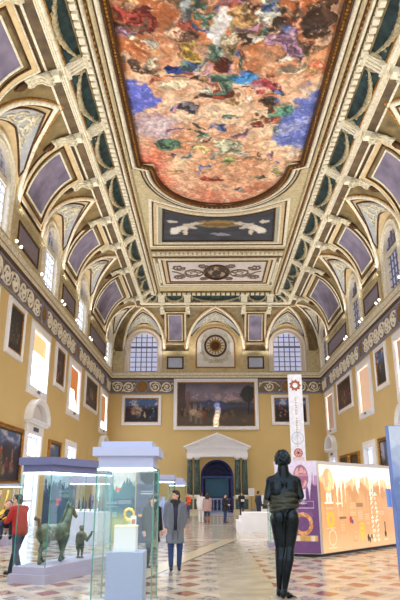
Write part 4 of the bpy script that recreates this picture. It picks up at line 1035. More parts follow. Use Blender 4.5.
# ================================================================== SHOWCASES
M_STRIP = emit('case_light', (240, 246, 255), 7.0)
def vitrine(label, loc, rz, W, L, z0, z1, hood, plinth, group=None, light=True, strip=None, mh=None, mp=None):
    """glass box from z0 to z1; hood = [(overhang, za, zb)...], plinth = [(overhang, za, zb)...]"""
    t = thing('glass_showcase', label, 'showcase', loc, rz, group); mh = mh or M_HOOD; mp = mp or M_BASE; g = .012
    p = MB()
    for o, a, b_ in plinth: p.box((0, 0, (a+b_)/2), (W+2*o, L+2*o, b_-a))
    p.build('plinth', mp, t)
    h = MB()
    for o, a, b_ in hood: h.box((0, 0, (a+b_)/2), (W+2*o, L+2*o, b_-a))
    h.build('hood', mh, t)
    zc, hz = (z0+z1)/2, z1-z0
    for sx in (-1, 1): MB().box((sx*(W/2-g/2), 0, zc), (g, L-.03, hz)).build('glass_pane', M_GLASS, t)
    for sy in (-1, 1): MB().box((0, sy*(L/2-g/2), zc), (W-.03, g, hz)).build('glass_pane', M_GLASS, t)
    for sx in (-1, 1):
        for sy in (-1, 1): MB().box((sx*(W/2-.006), sy*(L/2-.006), zc), (.014, .014, hz)).build('glass_edge', M_EDGE, t)
    if light: MB().box((0, 0, z1-.012), (W-.08, L-.08, .02)).build('light_panel', strip or M_STRIP, t)
    return t
NEAR = (-1.075, 8.42)
vitrine('tall square glass showcase with lavender hood holding the golden wreath', (*NEAR, 0), 0, .755, .80, .30, 1.97, [(-.02, 1.96, 2.11), (.055, 2.11, 2.222), (-.04, 2.222, 2.30)], [(.05, 0, .22), (0, .22, .30)])
t = thing('display_pedestal', 'tall blue-grey pedestal inside the nearest glass showcase', 'pedestal', (NEAR[0]+.01, NEAR[1]+.0, .303))
MB().box((0, 0, .31), (.47, .47, .62)).build('shaft', mat('blue_grey_paint', (166, 175, 208), .5), t)
t2 = thing('display_block', 'small white block standing on the blue-grey pedestal', 'display block', (NEAR[0]-.01, NEAR[1]-.02, .926))
b = MB().box((0, 0, .15), (.28, .28, .30)); b.build('block', M_WHITE, t2); MB().box((.0, 0, .305), (.29, .29, .014)).build('top_plate', mat('ivory_paint', (238, 230, 204), .5), t2)
t3 = thing('golden_wreath', 'small round golden wreath on a clear stand on the white block', 'wreath', (NEAR[0]+.02, NEAR[1]-.02, 1.241))
M_BGOLD = mat('bright_gold', (236, 196, 84), .3, .6, var=.15, scale=30)
MB().tube([(.058*math.cos(2*PI*k/28), 0, .135+.066*math.sin(2*PI*k/28)) for k in range(28)], .014, 8, closed=True).build('ring', M_BGOLD, t3, smooth=True)
lv = MB()
for k in range(22):
    a = 2*PI*k/22; lv.ell((.066*math.cos(a), .006*(-1)**k, .135+.074*math.sin(a)), (.012, .007, .018), Matrix.Rotation(-a, 3, 'Y'), 6, 4)
lv.build('leaves', M_BGOLD, t3, smooth=True)
MB().box((0, 0, .004), (.1, .06, .008)).tube([(0, 0, .0), (0, 0, .075)], .006, 6).build('stand', mat('clear_acrylic', (226, 232, 236), .1), t3)
t4 = thing('caption_card', 'small card with reddish print beside the golden wreath', 'card', (NEAR[0]+.085, NEAR[1]-.06, 1.241), .2)
MB().box((0, 0, .06), (.075, .008, .12)).build('card', mat('white_card', (236, 228, 222), .6), t4); MB().box((0, -.006, .045), (.05, .004, .06)).build('print', mat('red_brown_print', (176, 116, 98), .6), t4)

HC = (-3.03, 13.62); HRZ = -.3364
vitrine('long glass showcase with slate blue hood holding the bronze horse', (*HC, 0), HRZ, .74, 2.6, .29, 2.06, [(-.03, 2.05, 2.19), (.04, 2.19, 2.34)], [(.05, 0, .16), (0, .16, .29)], strip=emit('soft_case_light', (226, 236, 255), 5.0), mh=M_HOODD)
hm = Matrix.Translation((*HC, 0)) @ Matrix.Rotation(HRZ, 4, 'Z')
def hloc(x, y, z): return tuple(hm @ Vector((x, y, z)))
# bronze horse: local +Y is forward
hr = thing('bronze_horse', 'green patinated bronze horse standing in the long glass showcase', 'horse statue', hloc(-.05, -.42, .306), HRZ-.10)
hr.scale = (.83, .83, .83)
b = MB()
b.ell((0, -.36, .70), (.185, .26, .20)); b.ell((0, .0, .67), (.19, .42, .195)); b.ell((0, .34, .69), (.17, .22, .215)); b.cap((0, -.3, .72), (0, .35, .73), .16, .15)
b.cap((0, .38, .80), (0, .50, 1.02), .165, .12); b.cap((0, .50, 1.02), (0, .56, 1.24), .12, .085); b.cap((0, .55, 1.27), (0, .66, 1.20), .085, .085); b.cap((0, .66, 1.20), (0, .83, 1.05), .075, .048); b.ell((0, .85, 1.03), (.05, .05, .055)); b.ell((0, .62, 1.16), (.06, .07, .09))
def leg(pts, rr):
    for (p, q), (r0, r1) in zip(zip(pts[:-1], pts[1:]), zip(rr[:-1], rr[1:])): b.cap(p, q, r0, r1)
leg([(.10, -.42, .64), (.12, -.40, .46), (.12, -.62, .30), (.12, -.66, .09), (.12, -.64, .04)], [.14, .085, .044, .034, .044]); b.ell((.12, -.62, .03), (.05, .075, .045))
leg([(-.10, -.38, .64), (-.11, -.24, .44), (-.11, -.38, .28), (-.11, -.28, .09), (-.11, -.26, .04)], [.14, .085, .044, .034, .044]); b.ell((-.11, -.24, .03), (.05, .075, .045))
leg([(.10, .34, .58), (.11, .28, .36), (.11, .24, .22), (.11, .14, .09), (.11, .15, .04)], [.105, .062, .04, .031, .042]); b.ell((.11, .17, .03), (.048, .07, .045))
leg([(-.10, .36, .58), (-.10, .42, .35), (-.10, .47, .20), (-.10, .50, .08), (-.10, .51, .04)], [.105, .062, .04, .031, .042]); b.ell((-.10, .53, .03), (.048, .07, .045))
for sx in (-1, 1): b.cap((sx*.045, .56, 1.31), (sx*.06, .575, 1.42), .032, .016)
hb = remesh(b.build('horse_body', M_VERDI, hr), .014, 4)
mn = MB()
for k in range(12):
    f = k/11; mn.ell((0, .29+.20*f+.0, .90+.43*f), (.03, .075, .06), n=8, m=5)
remesh(mn.build('mane', M_VERDI, hr), .012, 3)
tl = MB(); tl.cap((0, -.58, .82), (0, -.62, 1.0), .045, .04); tl.cap((0, -.62, 1.0), (0, -.74, 1.03), .045, .05); remesh(tl.build('tail', mat('brown_patina_bronze', (150, 112, 92), .5, .4, c2=(90, 74, 62), scale=9), hr), .012, 2)
for sx in (-1, 1): MB().ell((sx*.066, .69, 1.20), .012, n=8, m=6).build('eye', M_DARKB, hr)
# small standing figurine in front of the horse
fg = thing('bronze_figurine', 'small green bronze figurine with one raised arm before the horse', 'figurine', hloc(.04, .52, .294), .25)
fg.scale = (1.08, 1.08, 1.05)
b = MB(); b.ell((0, 0, .58), (.045, .05, .058)); b.cap((0, 0, .5), (0, 0, .54), .03, .03); b.cap((0, 0, .3), (0, 0, .45), .07, .085); b.cap((-.06, 0, .47), (.06, 0, .47), .035, .035)
b.cap((.07, 0, .46), (.12, -.03, .34), .036, .03); b.cap((.12, -.03, .34), (.2, -.08, .47), .03, .024); b.cap((-.07, 0, .46), (-.09, 0, .32), .03, .024); b.cap((-.09, 0, .32), (-.08, -.04, .2), .022, .017)
for sx in (-1, 1): b.cap((sx*.035, 0, .28), (sx*.036, 0, .15), .042, .03); b.cap((sx*.036, 0, .15), (sx*.036, .01, .045), .03, .02); b.cap((sx*.036, .01, .03), (sx*.04, -.05, .025), .022, .016)
for k in range(5): b.cap((.2, -.08, .47), (.188+.012*k, -.09+.002*k, .53-.006*abs(k-2)), .011, .007, 6); b.cap((-.08, -.04, .2), (-.088+.006*k, -.05, .165+.003*abs(k-2)), .009, .007, 6)
remesh(b.build('figure_body', M_VERDI, fg), .008, 3); MB().lathe([(.075, 0), (.075, .02), (.06, .03)], n=16).build('footing', M_VERDI, fg)
MB().ell((0, .005, .60), (.05, .055, .045), n=10, m=6).build('hair_cap', M_VERDI, fg, smooth=True)

vitrine('white-plinth showcase with slanted labels and dark bronze pieces, behind the bronze horse', (-4.15, 21.9, 0), -.25, 1.15, 1.0, 1.03, 1.96, [(.04, 1.96, 2.2)], [(.0, 0, 1.03)], mp=mat('blue_white_laminate', (218, 228, 252), .45))
M_BLUEBR = mat('blue_black_bronze', (38, 48, 84), .4, .5, var=.2, scale=12)
for k in range(8):
    x = -.45+.128*k; h = [.42, .5, .38, .62, .55, .44, .5, .4][k]
    a = -.25; cx_, cy_ = -4.15+x*math.cos(a)-(.1+.06*(k % 2))*math.sin(a), 21.9+x*math.sin(a)+(.1+.06*(k % 2))*math.cos(a)
    o = thing('bronze_spearhead', 'upright dark bronze spearhead in the white-plinth showcase', 'spearhead', (cx_, cy_, 1.034), a, 'upright bronze blades in the white-plinth showcase')
    MB().lathe([(.035, 0), (.035, .03), (.012, .05)], n=10).build('foot', M_BLUEBR, o)
    MB().lathe([(.012, .04), (.04, .10), (.05, h*.35), (.034, h*.7), (.02, h*.93), (.004, h)], n=10, sy=.4).build('blade', M_BLUEBR, o, smooth=True)
for k, (x, cl, lb) in enumerate(((-.35, (214, 176, 90), 'tan label sloping at the left front of the white-plinth showcase'), (.02, (150, 84, 66), 'red-brown label sloping at the middle front of the white-plinth showcase'), (.36, (60, 66, 86), 'dark label sloping at the right front of the white-plinth showcase'))):
    a = -.25; o = thing('caption_label', lb, 'label', (-4.15+x*math.cos(a)+.33*math.sin(a), 21.9+x*math.sin(a)-.33*math.cos(a), 1.036), a)
    m_ = MB().box((0, 0, .045), (.26, .12, .02), M=Matrix.Rotation(.5, 3, 'X')); m_.build('card', M_WHITE, o)
    MB().box((0, -.006, .052), (.16, .08, .008), M=Matrix.Rotation(.5, 3, 'X')).build('print', mat('label_print_%d' % k, cl, .6), o)
vitrine('glass showcase with pale hood just left of the grey-coated man', (-2.35, 32.6, 0), 0, 1.2, 1.2, .5, 2.2, [(-.02, 2.2, 2.32), (.04, 2.32, 2.55)], [(.05, 0, .5)])
vitrine('glass showcase with stepped lavender hood left of the person in orange', (-2.0, 40.6, 0), 0, 1.05, 1.2, .5, 2.12, [(.06, 2.12, 2.3), (-.05, 2.3, 2.45), (-.16, 2.45, 2.58)], [(.05, 0, .5)])
for x, y, h, lb in ((-2.35, 32.6, .95, 'pale vessel inside the showcase left of the grey-coated man'), (-2.0, 40.6, .9, 'pale vessel inside the showcase left of the person in orange')):
    o = thing('pale_vase', lb, 'vase', (x, y, .504)); MB().lathe([(.12, 0), (.10, .05), (.22, .3*h), (.25, .5*h), (.14, .75*h), (.1, .85*h), (.15, h)], n=18).build('vase_body', mat('bluish_clay', (150, 160, 196), .5, var=.15), o, smooth=True)
    for sx in (-1, 1): MB().tube([(sx*.11, 0, .82*h), (sx*.24, 0, .78*h), (sx*.23, 0, .55*h)], .025, 6).build('handle', mat('bluish_clay', (150, 160, 196), .5), o, smooth=True)
vitrine('low glass showcase half hidden behind the bronze athlete statue', (2.42, 21.1, 0), 0, .8, .8, .12, 1.36, [(.0, 1.36, 1.385)], [(.04, 0, .12)], light=False)
vitrine('glass showcase of leaning rods at the left edge, behind the man in red', (-7.35, 21.4, 0), -.2, 1.7, .7, .3, 1.86, [(.02, 1.86, 1.95)], [(.04, 0, .3)], mh=M_HOOD)
for k in range(6):
    x = -.65+.26*k; a = -.2; cx_, cy_ = -7.35+x*math.cos(a), 21.4+x*math.sin(a)
    o = thing('leaning_rod', 'thin brown and gold rod leaning in the leftmost showcase', 'rod', (cx_, cy_, .322), a, 'leaning rods in the leftmost showcase')
    MB().tube([(-.1, 0, .02), (.1, .04, 1.42)], .03, 8).build('rod', [M_GOLD, mat('brown_wood', (120, 82, 50), .5)][k % 2], o, smooth=True); MB().ell((-.1, 0, .025), .04, n=8, m=5).build('tip', M_DKGOLD, o)

# ------------------------------------------------------------------ printed panels
def spikes(U, Vv, line, amp, f, seed):
    """ragged dripping edge: value >0 above the edge"""
    n = noise2(U, U*0, f, seed, 3); s = np.abs(((U*f*1.1+noise2(U, U*0, f*.9, seed+1, 3)*4) % 1)-.5)*2
    return Vv-(line+amp*(n-.5)*1.3+amp*.15-amp*.8*s**2.5*noise2(U, U*0, f*.6, seed+5, 2)*1.5)
M_PRINT = vcmat('matt_print', .55, spec=.3)
M_LBOX = vcmat('backlit_print', .4, em=.5)
LB0 = V(3.05, 17.4); DR = V(.657, .753); DL = V(-.97, .24); LL, LW, LH = 5.5, 1.2, 2.52
t = thing('lightbox_booth', 'large purple and glowing tan exhibition booth right of the bronze athlete', 'exhibition booth', (LB0[0], LB0[1], 0))
Q0, Q1, Q3 = LB0, LB0+DR*LL, LB0+DL*LW; Q2 = Q1+V(-1.0, .9)*.9
def fprint(A, z, shrink=0.): 
    c = (Q0+Q1+Q2+Q3)/4; return tuple(np.append(A+(c-A)/np.linalg.norm(c-A)*shrink-LB0, z))
def quadprism(z0, z1, sh):
    m_ = MB(); v = [fprint(A, z0, sh) for A in (Q0, Q1, Q2, Q3)]+[fprint(A, z1, sh) for A in (Q0, Q1, Q2, Q3)]
    return m_.add(v, [(0, 3, 2, 1), (4, 5, 6, 7), (0, 1, 5, 4), (1, 2, 6, 5), (2, 3, 7, 6), (3, 0, 4, 7)])
quadprism(.0, .07, .1).build('recessed_base', mat('shadow_line_black', (20, 18, 20), .5), t)  # black strip stands in for the shadow line along the floor
quadprism(.07, LH, .012).build('booth_body', mat('pale_grey_laminate', (206, 202, 208), .5), t)
quadprism(LH-.09, LH, -.012).build('top_rim', mat('pale_grey_laminate', (206, 202, 208), .5), t)
def f_glow(U, Vv):
    X = U*LL; Z = .09+Vv*(LH-.19); n = noise2(U*4, Vv, 6, 3, 4)
    c = mixc(np.tile(V(212, 156, 104), (len(U), 1)), (224, 178, 128), n*.6)
    c = mixc(c, (244, 212, 170), (1-sstep(.1, .8, Z))*.5)
    c = mixc(c, (196, 140, 90), sstep(0, .03, spikes(U, Vv, .60, .34, 16, 5))*.65)
    c = mixc(c, (240, 206, 160), sstep(0, .04, spikes(U, Vv, .74, .10, 9, 7))*.8)
    c = mixc(c, (255, 244, 220), sstep(0, .03, spikes(U, Vv, .80, .44, 11, 9)))
    c = mixc(c, (255, 246, 226), sstep(0, .02, Vv-.84-.03*np.sin(X*3.1)-.02*np.sin(X*7)))
    def box(x0, x1, z0, z1, col, k=.6):
        nonlocal c; c = mixc(c, col, ((X > x0) & (X < x1) & (Z > z0) & (Z < z1))*k)
    def lines(x0, x1, z0, z1, col, k=.6, p=.055):
        nonlocal c; c = mixc(c, col, ((X > x0) & (X < x1) & (Z > z0) & (Z < z1) & ((Z/p) % 1 > .45))*k)
    # balloon
    d = np.sqrt(((X-.46)/.3)**2+((Z-1.98)/.36)**2); c = mixc(c, (226, 172, 128), 1-sstep(.92, 1.02, d)); c = mixc(c, (246, 208, 150), (1-sstep(.8, .9, d))*sstep(.45, .6, noise2(X, Z, 5, 33, 3)))
    c = mixc(c, (255, 246, 228), ((np.abs(np.abs(X-.46)-.09) < .05) & (Z < 1.66) & (Z > 1.36)))
    for x0, x1, z0, z1 in ((.22, .72, 1.04, 1.3), (.85, 1.3, .98, 1.24), (1.62, 2.05, .98, 1.44), (2.1, 2.5, .78, 1.2), (2.55, 2.95, .72, 1.1), (1.0, 1.35, .55, .9), (1.75, 2.05, .3, .62), (3.5, 4.0, .95, 1.16)):
        box(x0, x1, z0, z1, (204, 152, 102), .55); lines(x0+.04, x1-.04, z0+.03, z1-.03, (240, 208, 168), .5)
    for x0, x1, z0 in ((.2, .7, 1.36), (.85, 1.2, 1.34), (1.8, 2.1, 1.55)): lines(x0, x1, z0, z0+.05, (255, 248, 232), .9, .02)
    box(1.0, 1.4, .94, .99, (110, 70, 52), .7); box(2.08, 2.5, 1.24, 1.36, (120, 84, 60), .6)
    d = np.hypot((X-.5)/1., (Z-.93)); c = mixc(c, (238, 186, 60), (np.abs(d-.16) < .06)*.95); d = np.hypot(X-.55, Z-.46); c = mixc(c, (246, 218, 184), (np.abs(d-.2) < .02)*.8)
    box(.3, .8, .17, .22, (250, 226, 190), .6); lines(.25, .75, .68, .76, (250, 226, 190), .7, .03)
    c = mixc(c, (180, 50, 60), 1-sstep(.8, 1.1, np.hypot((X-1.68)/.09, (Z-.9)/.1))); c = mixc(c, (60, 70, 130), 1-sstep(.8, 1.1, np.hypot((X-1.78)/.05, (Z-.84)/.06)))
    for k in range(3):
        for q in (-1, 1): c = mixc(c, (236, 196, 60), (np.abs(np.hypot(X-2.36-q*.07, Z-.42-.15*k)-.07) < .022)*.95)
    for x, z, s in ((2.72, .36, 1.), (2.95, .38, .7), (2.82, .30, .8)): c = mixc(c, (40, 48, 34), 1-sstep(.85, 1.05, np.hypot((X-x)/(.06*s), (Z-z)/(.11*s))))
    # upright columns of white lettering
    r = random.Random(9)
    for col_, x in enumerate((3.12, 3.42)):
        for k in range(11):
            z = 1.62-.135*k; w_, h_ = r.uniform(.07, .12), .09
            sh = r.randrange(5); m_ = np.zeros(len(X), bool); dx, dz = X-x-r.uniform(-.03, .03), Z-z
            inb = (np.abs(dx) < w_) & (np.abs(dz) < h_/2)
            if sh == 0: m_ = inb & (np.abs(np.hypot(dx/w_, dz/h_*2)-.75) < .25)
            elif sh == 1: m_ = inb & (np.abs(dx+w_*.5) < .028)
            elif sh == 2: m_ = inb & ((np.abs(dx+w_*.6) < .026) | (np.abs(dz-h_*.3) < .016))
            elif sh == 3: m_ = inb & ((np.abs(dx) < .026) | (np.abs(dz+h_*.3) < .016))
            else: m_ = inb & (np.abs(dx-dz*1.2) < .035)
            c = mixc(c, (255, 248, 230), m_*.95)
    d = np.hypot((X-3.93)/.075, (Z-.42)/.10); c = mixc(c, (42, 46, 34), 1-sstep(.85, 1.05, d)); c = mixc(c, (42, 46, 34), ((np.abs(X-3.93) < .028) & (Z > .45) & (Z < .78))); box(3.8, 4.1, .24, .27, (255, 236, 206), .7)
    return c
gz = lambda i, j, h: tuple(np.append(DR*(.10+(LL-.12)*i)-V(-DR[1], DR[0])*.02, .09+(LH-.19)*j))
painted('glowing_print', gz, 1, 1, 260, 120, f_glow, M_LBOX, t)
def f_purple(U, Vv):
    X = (1-U)*LW; Z = .09+Vv*(LH-.19); n = noise2(U, Vv, 5, 8, 3)
    c = mixc(np.tile(V(124, 82, 130), (len(U), 1)), (108, 70, 118), n)
    c = mixc(c, (150, 108, 150), sstep(0, .03, spikes(U, Vv, .66, .16, 5, 4))*.8)
    c = mixc(c, (196, 150, 190), sstep(0, .03, spikes(U, Vv, .72, .14, 6, 14))*.9)
    c = mixc(c, (226, 214, 236), sstep(0, .03, spikes(U, Vv, .80, .3, 4, 24)))
    d = np.sqrt(((X-.46)/.22)**2+((Z-1.99)/.34)**2); c = mixc(c, (172, 104, 140), 1-sstep(.94, 1.02, d)); c = mixc(c, (226, 176, 170), (1-sstep(.8, .9, d))*sstep(.42, .6, noise2(X*2, Z, 6, 12, 3))); c = mixc(c, (214, 160, 160), ((d < .95) & (np.abs(Z-2.05) < .02))*.8)
    c = mixc(c, (232, 224, 240), ((np.abs(np.abs(X-.44)-.06) < .04) & (Z < 1.68) & (Z > 1.42)))
    bx = (X > .12) & (X < .95) & (Z > 1.2) & (Z < 1.38); bi = (X > .14) & (X < .93) & (Z > 1.215) & (Z < 1.365)
    c = mixc(c, (206, 180, 210), (bx & ~bi)*.9); c = mixc(c, (240, 232, 244), ((X > .3) & (X < .85) & (np.abs(Z-1.33) < .02) & ((X*30) % 1 > .25))*.9); c = mixc(c, (70, 36, 76), ((X > .3) & (X < .8) & (np.abs(Z-1.265) < .018) & ((X*26) % 1 > .3))*.8)
    for x0, x1 in ((.16, .48), (.56, .9)): c = mixc(c, (146, 108, 152), ((X > x0) & (X < x1) & (Z > .98) & (Z < 1.16) & ((Z*26) % 1 > .5))*.6)
    d = np.hypot((X-.46)/.28, (Z-.81)/.28); c = mixc(c, (206, 132, 74), (np.abs(d-.84) < .17)); c = mixc(c, (236, 176, 110), (np.abs(d-.84) < .15)*sstep(.5, .62, noise2(X*6, Z*6, 3, 41, 2))); c = mixc(c, (250, 220, 180), (np.abs(d-1.0) < .02)*.6)
    band = (Z > .39) & (Z < .52) & (X > .06); c = mixc(c, (206, 160, 96), band*1.); c = mixc(c, (236, 214, 190), band*sstep(.45, .6, noise2(X, Z*0, 5, 51, 2)))
    return c
pz = lambda i, j, h: tuple(np.append(DL*(LW-.03)*(1-i)+V(-.24, -.97)*.012, .09+(LH-.10)*j))
painted('purple_print', pz, 1, 1, 90, 170, f_purple, M_PRINT, t)

def standpanel(name, label, loc, rz, w, h, th, fn, nx, ny, edge, cat='panel'):
    t = thing(name, label, cat, loc, rz)
    MB().box((0, 0, h/2), (w, th, h)).build('board', edge, t)
    painted('print', lambda i, j, hh: (-w/2+w*i, -th/2-.004, .01+(h-.02)*j), 1, 1, nx, ny, fn, M_PRINT, t)
    return t
def f_blue(U, Vv):
    n = noise2(U, Vv, 4, 61, 3); c = mixc(np.tile(V(104, 124, 178), (len(U), 1)), (116, 138, 188), n)
    c = mixc(c, (146, 164, 208), sstep(0, .02, Vv-.60-.09*np.sin(U*5+1)-.03*n)); c = mixc(c, (176, 190, 218), sstep(0, .02, Vv-.74-.08*np.sin(U*7+2.2))); c = mixc(c, (198, 208, 228), sstep(0, .02, Vv-.86-.03*np.sin(U*9)))
    for z in (.64, .69): c = mixc(c, (190, 206, 236), ((np.abs(Vv-z) < .004) & (U > .06))*.6)
    c = mixc(c, (220, 228, 244), ((U > .3) & (U < .8) & (np.abs(Vv-.62) < .015))*.7); return c
bp_ = standpanel('blue_panel', 'tall pale blue printed panel at the right edge of the picture', (3.26, 9.1, 0), .12, 1.2, 2.6, .12, f_blue, 50, 100, mat('blue_panel_edge', (110, 134, 200), .45))
MB().box((-.625, .1, 1.58), (.05, .05, .25)).build('side_label', mat('sky_blue_label', (120, 160, 232), .5), bp_)
def f_green(U, Vv):
    c = mixc(np.tile(V(206, 204, 130), (len(U), 1)), (74, 126, 140), sstep(.25, .55, Vv+.1*noise2(U, Vv, 4, 2, 2))); c = mixc(c, (44, 88, 116), sstep(0, .03, .62-.05*np.abs((U*7 % 1)-.5)-Vv)*sstep(.35, .5, Vv)*.8)
    c = mixc(c, (236, 240, 236), sstep(0, .03, spikes(U, Vv, .80, .22, 7, 71))); c = mixc(c, (226, 130, 70), ((np.abs(U-.5) < .06) & (np.abs(Vv-.72) < .028)))
    for z0, k in ((.56, 5), (.42, 4)): c = mixc(c, (216, 228, 226), ((U > .12) & (U < .5) & (Vv > z0-.08) & (Vv < z0) & ((Vv*60) % 1 > .55))*.7)
    c = mixc(c, (226, 230, 226), ((U > .52) & (U < .9) & (Vv > .5) & (Vv < .58) & ((Vv*60) % 1 > .55))*.7); return c
standpanel('info_panel', 'green, teal and white exhibition panel seen through the nearest glass showcase', (-3.3, 22.8, 0), .1, 1.25, 2.45, .14, f_green, 60, 110, mat('panel_edge', (150, 170, 196), .5))
def f_dark(U, Vv):
    c = mixc(np.tile(V(84, 96, 128), (len(U), 1)), (60, 70, 100), noise2(U, Vv, 4, 5, 3)); c = mixc(c, (24, 26, 36), 1-sstep(.95, 1.03, np.hypot((U-.55)/.42, (Vv-.92)/.12))); c = mixc(c, (190, 196, 210), (Vv > .80)*(np.hypot((U-.55)/.42, (Vv-.92)/.12) > 1.)*.5)
    for z in (.70, .665): c = mixc(c, (224, 228, 236), ((U > .2) & (U < .85) & (np.abs(Vv-z) < .009) & ((U*16) % 1 > .3)))
    c = mixc(c, (214, 176, 132), ((U > .1) & (U < .5) & (np.abs(Vv-.37) < .02))); return c
standpanel('info_panel', 'dark grey-blue panel with a black dome print behind the nearest glass showcase', (-2.15, 22.2, 0), -.05, .8, 2.44, .14, f_dark, 50, 110, mat('dark_panel_edge', (62, 72, 100), .5))
def f_teal(U, Vv):
    c = mixc(np.tile(V(34, 82, 104), (len(U), 1)), (24, 58, 96), 1-sstep(.2, .3, U)); c = mixc(c, (168, 206, 214), sstep(0, .03, spikes(U, Vv, .84, .2, 8, 81)));
    c = mixc(c, (196, 70, 60), ((np.abs(U-.52) < .09) & (np.abs(Vv-.52) < .06))); c = mixc(c, (70, 90, 160), ((np.abs(U-.56) < .04) & (np.abs(Vv-.51) < .05)))
    c = mixc(c, (190, 214, 214), ((U > .5) & (U < .85) & (Vv > .6) & (Vv < .74) & ((Vv*44) % 1 > .6))*.6); return c
standpanel('info_panel', 'dark teal exhibition panel with a small red picture, behind the bronze horse', (-6.35, 26.6, 0), -.3, 1.5, 2.45, .14, f_teal, 60, 100, mat('teal_panel_edge', (26, 60, 92), .5))
# banner
def f_banner(U, Vv):
    X, Z = (U-.5)*.53, Vv*6.05
    c = np.tile(V(238, 236, 242), (len(U), 1)); a = np.arctan2(Z-5.63, X); d = np.hypot(X, (Z-5.63)); rr = .20+.025*np.cos(a*9)
    c = mixc(c, (150, 70, 36), ((d < rr) & (d > .10))*1.); c = mixc(c, (206, 128, 84), ((d < rr*.8) & (d > .13))*.8)
    r = random.Random(3)
    for k in range(22):
        z = 5.12-.085*k
        if k == 8: continue
        x0 = r.uniform(-.03, .0); m_ = (np.abs(X) < .035) & (np.abs(Z-z) < .028) & ((np.abs(X-x0) < .014) | (np.abs(Z-z-r.choice([-.018, 0, .018])) < .009)); c = mixc(c, (178, 140, 104), m_*.9)
    d = np.hypot(X-.0, Z-3.62+.0); c = mixc(c, (176, 182, 208), (np.abs(d-.22) < .012)); c = mixc(c, (200, 204, 222), ((d < .22) & (np.abs(X) < .008))); c = mixc(c, (190, 196, 216), (np.abs(d-.11) < .01)*.6); c = mixc(c, (226, 226, 236), (d < .2)*.5)
    d = np.hypot(X, Z-3.08); c = mixc(c, (186, 118, 116), (d < .17)*1.); c = mixc(c, (226, 176, 170), ((d < .13) & (np.cos(np.arctan2(Z-3.08, X)*8) > .2))); c = mixc(c, (110, 60, 66), d < .045); c = mixc(c, (226, 178, 172), ((np.abs(X) < .21) & (Z > 2.8) & (Z < 2.93) & ((X*22) % 1 > .3)))
    d = np.hypot(X, Z-2.52); c = mixc(c, (214, 212, 226), ((d < .19) & (Z > 2.5))); c = mixc(c, (166, 170, 196), (np.abs(d-.19) < .012)*(Z > 2.5)); c = mixc(c, (128, 110, 150), ((np.abs(X) < .2) & (np.abs(Z-2.47) < .03))); c = mixc(c, (150, 150, 196), (Z < 2.42))
    return c
bt = standpanel('tall_banner', 'very tall narrow white banner with a brown rosette, rising behind the purple booth', (3.39, 23.0, 0), -.03, .53, 6.05, .1, f_banner, 66, 600, mat('banner_edge', (222, 220, 230), .5), 'banner')
MB().box((0, 0, .04), (.8, .6, .08)).build('foot_plate', mat('grey_metal', (120, 122, 130), .4, .5), bt)
# stepped platform, sign and barrier
sp_ = thing('stepped_platform', 'white three-stepped platform on the floor left of the bronze athlete', 'platform', (0, 0, 0))
for x0, z0, z1, y0 in ((1.32, 0, .46, 28.3), (1.46, .46, .63, 28.32), (1.6, .63, .8, 28.34)):
    MB().box(((x0+3.0)/2, (y0+30.2)/2, (z0+z1)/2), (3.0-x0, 30.2-y0, z1-z0)).build('step', M_WHITE, sp_)
sg = thing('sign_stand', 'white notice board on a stand right of the portal columns', 'sign', (3.72, 53.6, 0))
MB().box((0, 0, 1.72), (.5, .05, .62)).build('board', M_WHITE, sg); MB().tube([(0, 0, .03), (0, 0, 1.45)], .025, 8).box((0, 0, .02), (.4, .3, .04)).build('pole', mat('grey_metal', (120, 122, 130), .4, .5), sg)
pr = MB()
for k in range(6): pr.box((0, -.028, 1.94-.085*k), (.36, .004, .02))
pr.build('print_lines', mat('grey_print', (150, 150, 156), .6), sg)
cb = thing('white_cabinet', 'plain white cabinet standing near the back wall beside the dark-clothed man', 'cabinet', (4.05, 45.2, 0)); MB().box((0, 0, .75), (.8, .6, 1.5)).build('cabinet_body', M_WHITE, cb); MB().box((0, -.31, .75), (.74, .02, 1.38)).build('cabinet_door', M_WHITE, cb); MB().box((.28, -.33, .8), (.03, .03, .14)).build('handle', mat('grey_metal', (120, 122, 130), .4, .5), cb)

# ================================================================== FIGURES
def hand(b, w, d, side, s=1., curl=.5, thick=.011, palm=.036):
    """palm, four fingers of unequal length and a thumb; w = wrist, d = pointing direction"""
    w = Vector(w); d = Vector(d).normalized(); fwd = Vector((0, -1, 0)); x = d.cross(fwd); x = x.normalized() if x.length > .1 else Vector((1, 0, 0)); n = x.cross(d)
    pc_ = w+d*.055*s; b.ell(pc_, (palm*1.05*s, .022*s, .055*s), Matrix((x, n, d)).transposed(), 10, 7)
    for k, L in enumerate((.068, .078, .072, .056)):
        p = w+d*.095*s+x*((k-1.5)*.021*s); q = p+(d*(1-.3*curl)+n*(-.3*curl))*L*.55*s; r_ = q+(d*(1-curl)+n*(-curl))*L*.5*s
        b.cap(p, q, thick*s, thick*.9*s, 6); b.cap(q, r_, thick*.9*s, thick*.75*s, 6)
    p = w+d*.03*s+x*(-.03*side*s); q = p+(d*.6-x*side*.8-n*.2).normalized()*.04*s; r_ = q+(d*.9-n*.3).normalized()*.035*s
    b.cap(p, q, thick*1.2*s, thick*1.05*s, 6); b.cap(q, r_, thick*1.05*s, thick*.8*s, 6)
BASEJ = dict(head=(0, -.015, 1.63), neck=(0, .01, 1.47), chest=(0, 0, 1.28), pelvis=(0, 0, .97), shL=(.185, .01, 1.42), shR=(-.185, .01, 1.42), elL=(.235, .03, 1.14), elR=(-.235, .03, 1.14), wrL=(.24, -.05, .9), wrR=(-.24, -.05, .9),
             hipL=(.09, 0, .93), hipR=(-.09, 0, .93), knL=(.1, -.015, .5), knR=(-.1, -.015, .5), anL=(.1, .02, .085), anR=(-.1, .02, .085), headyaw=0.)
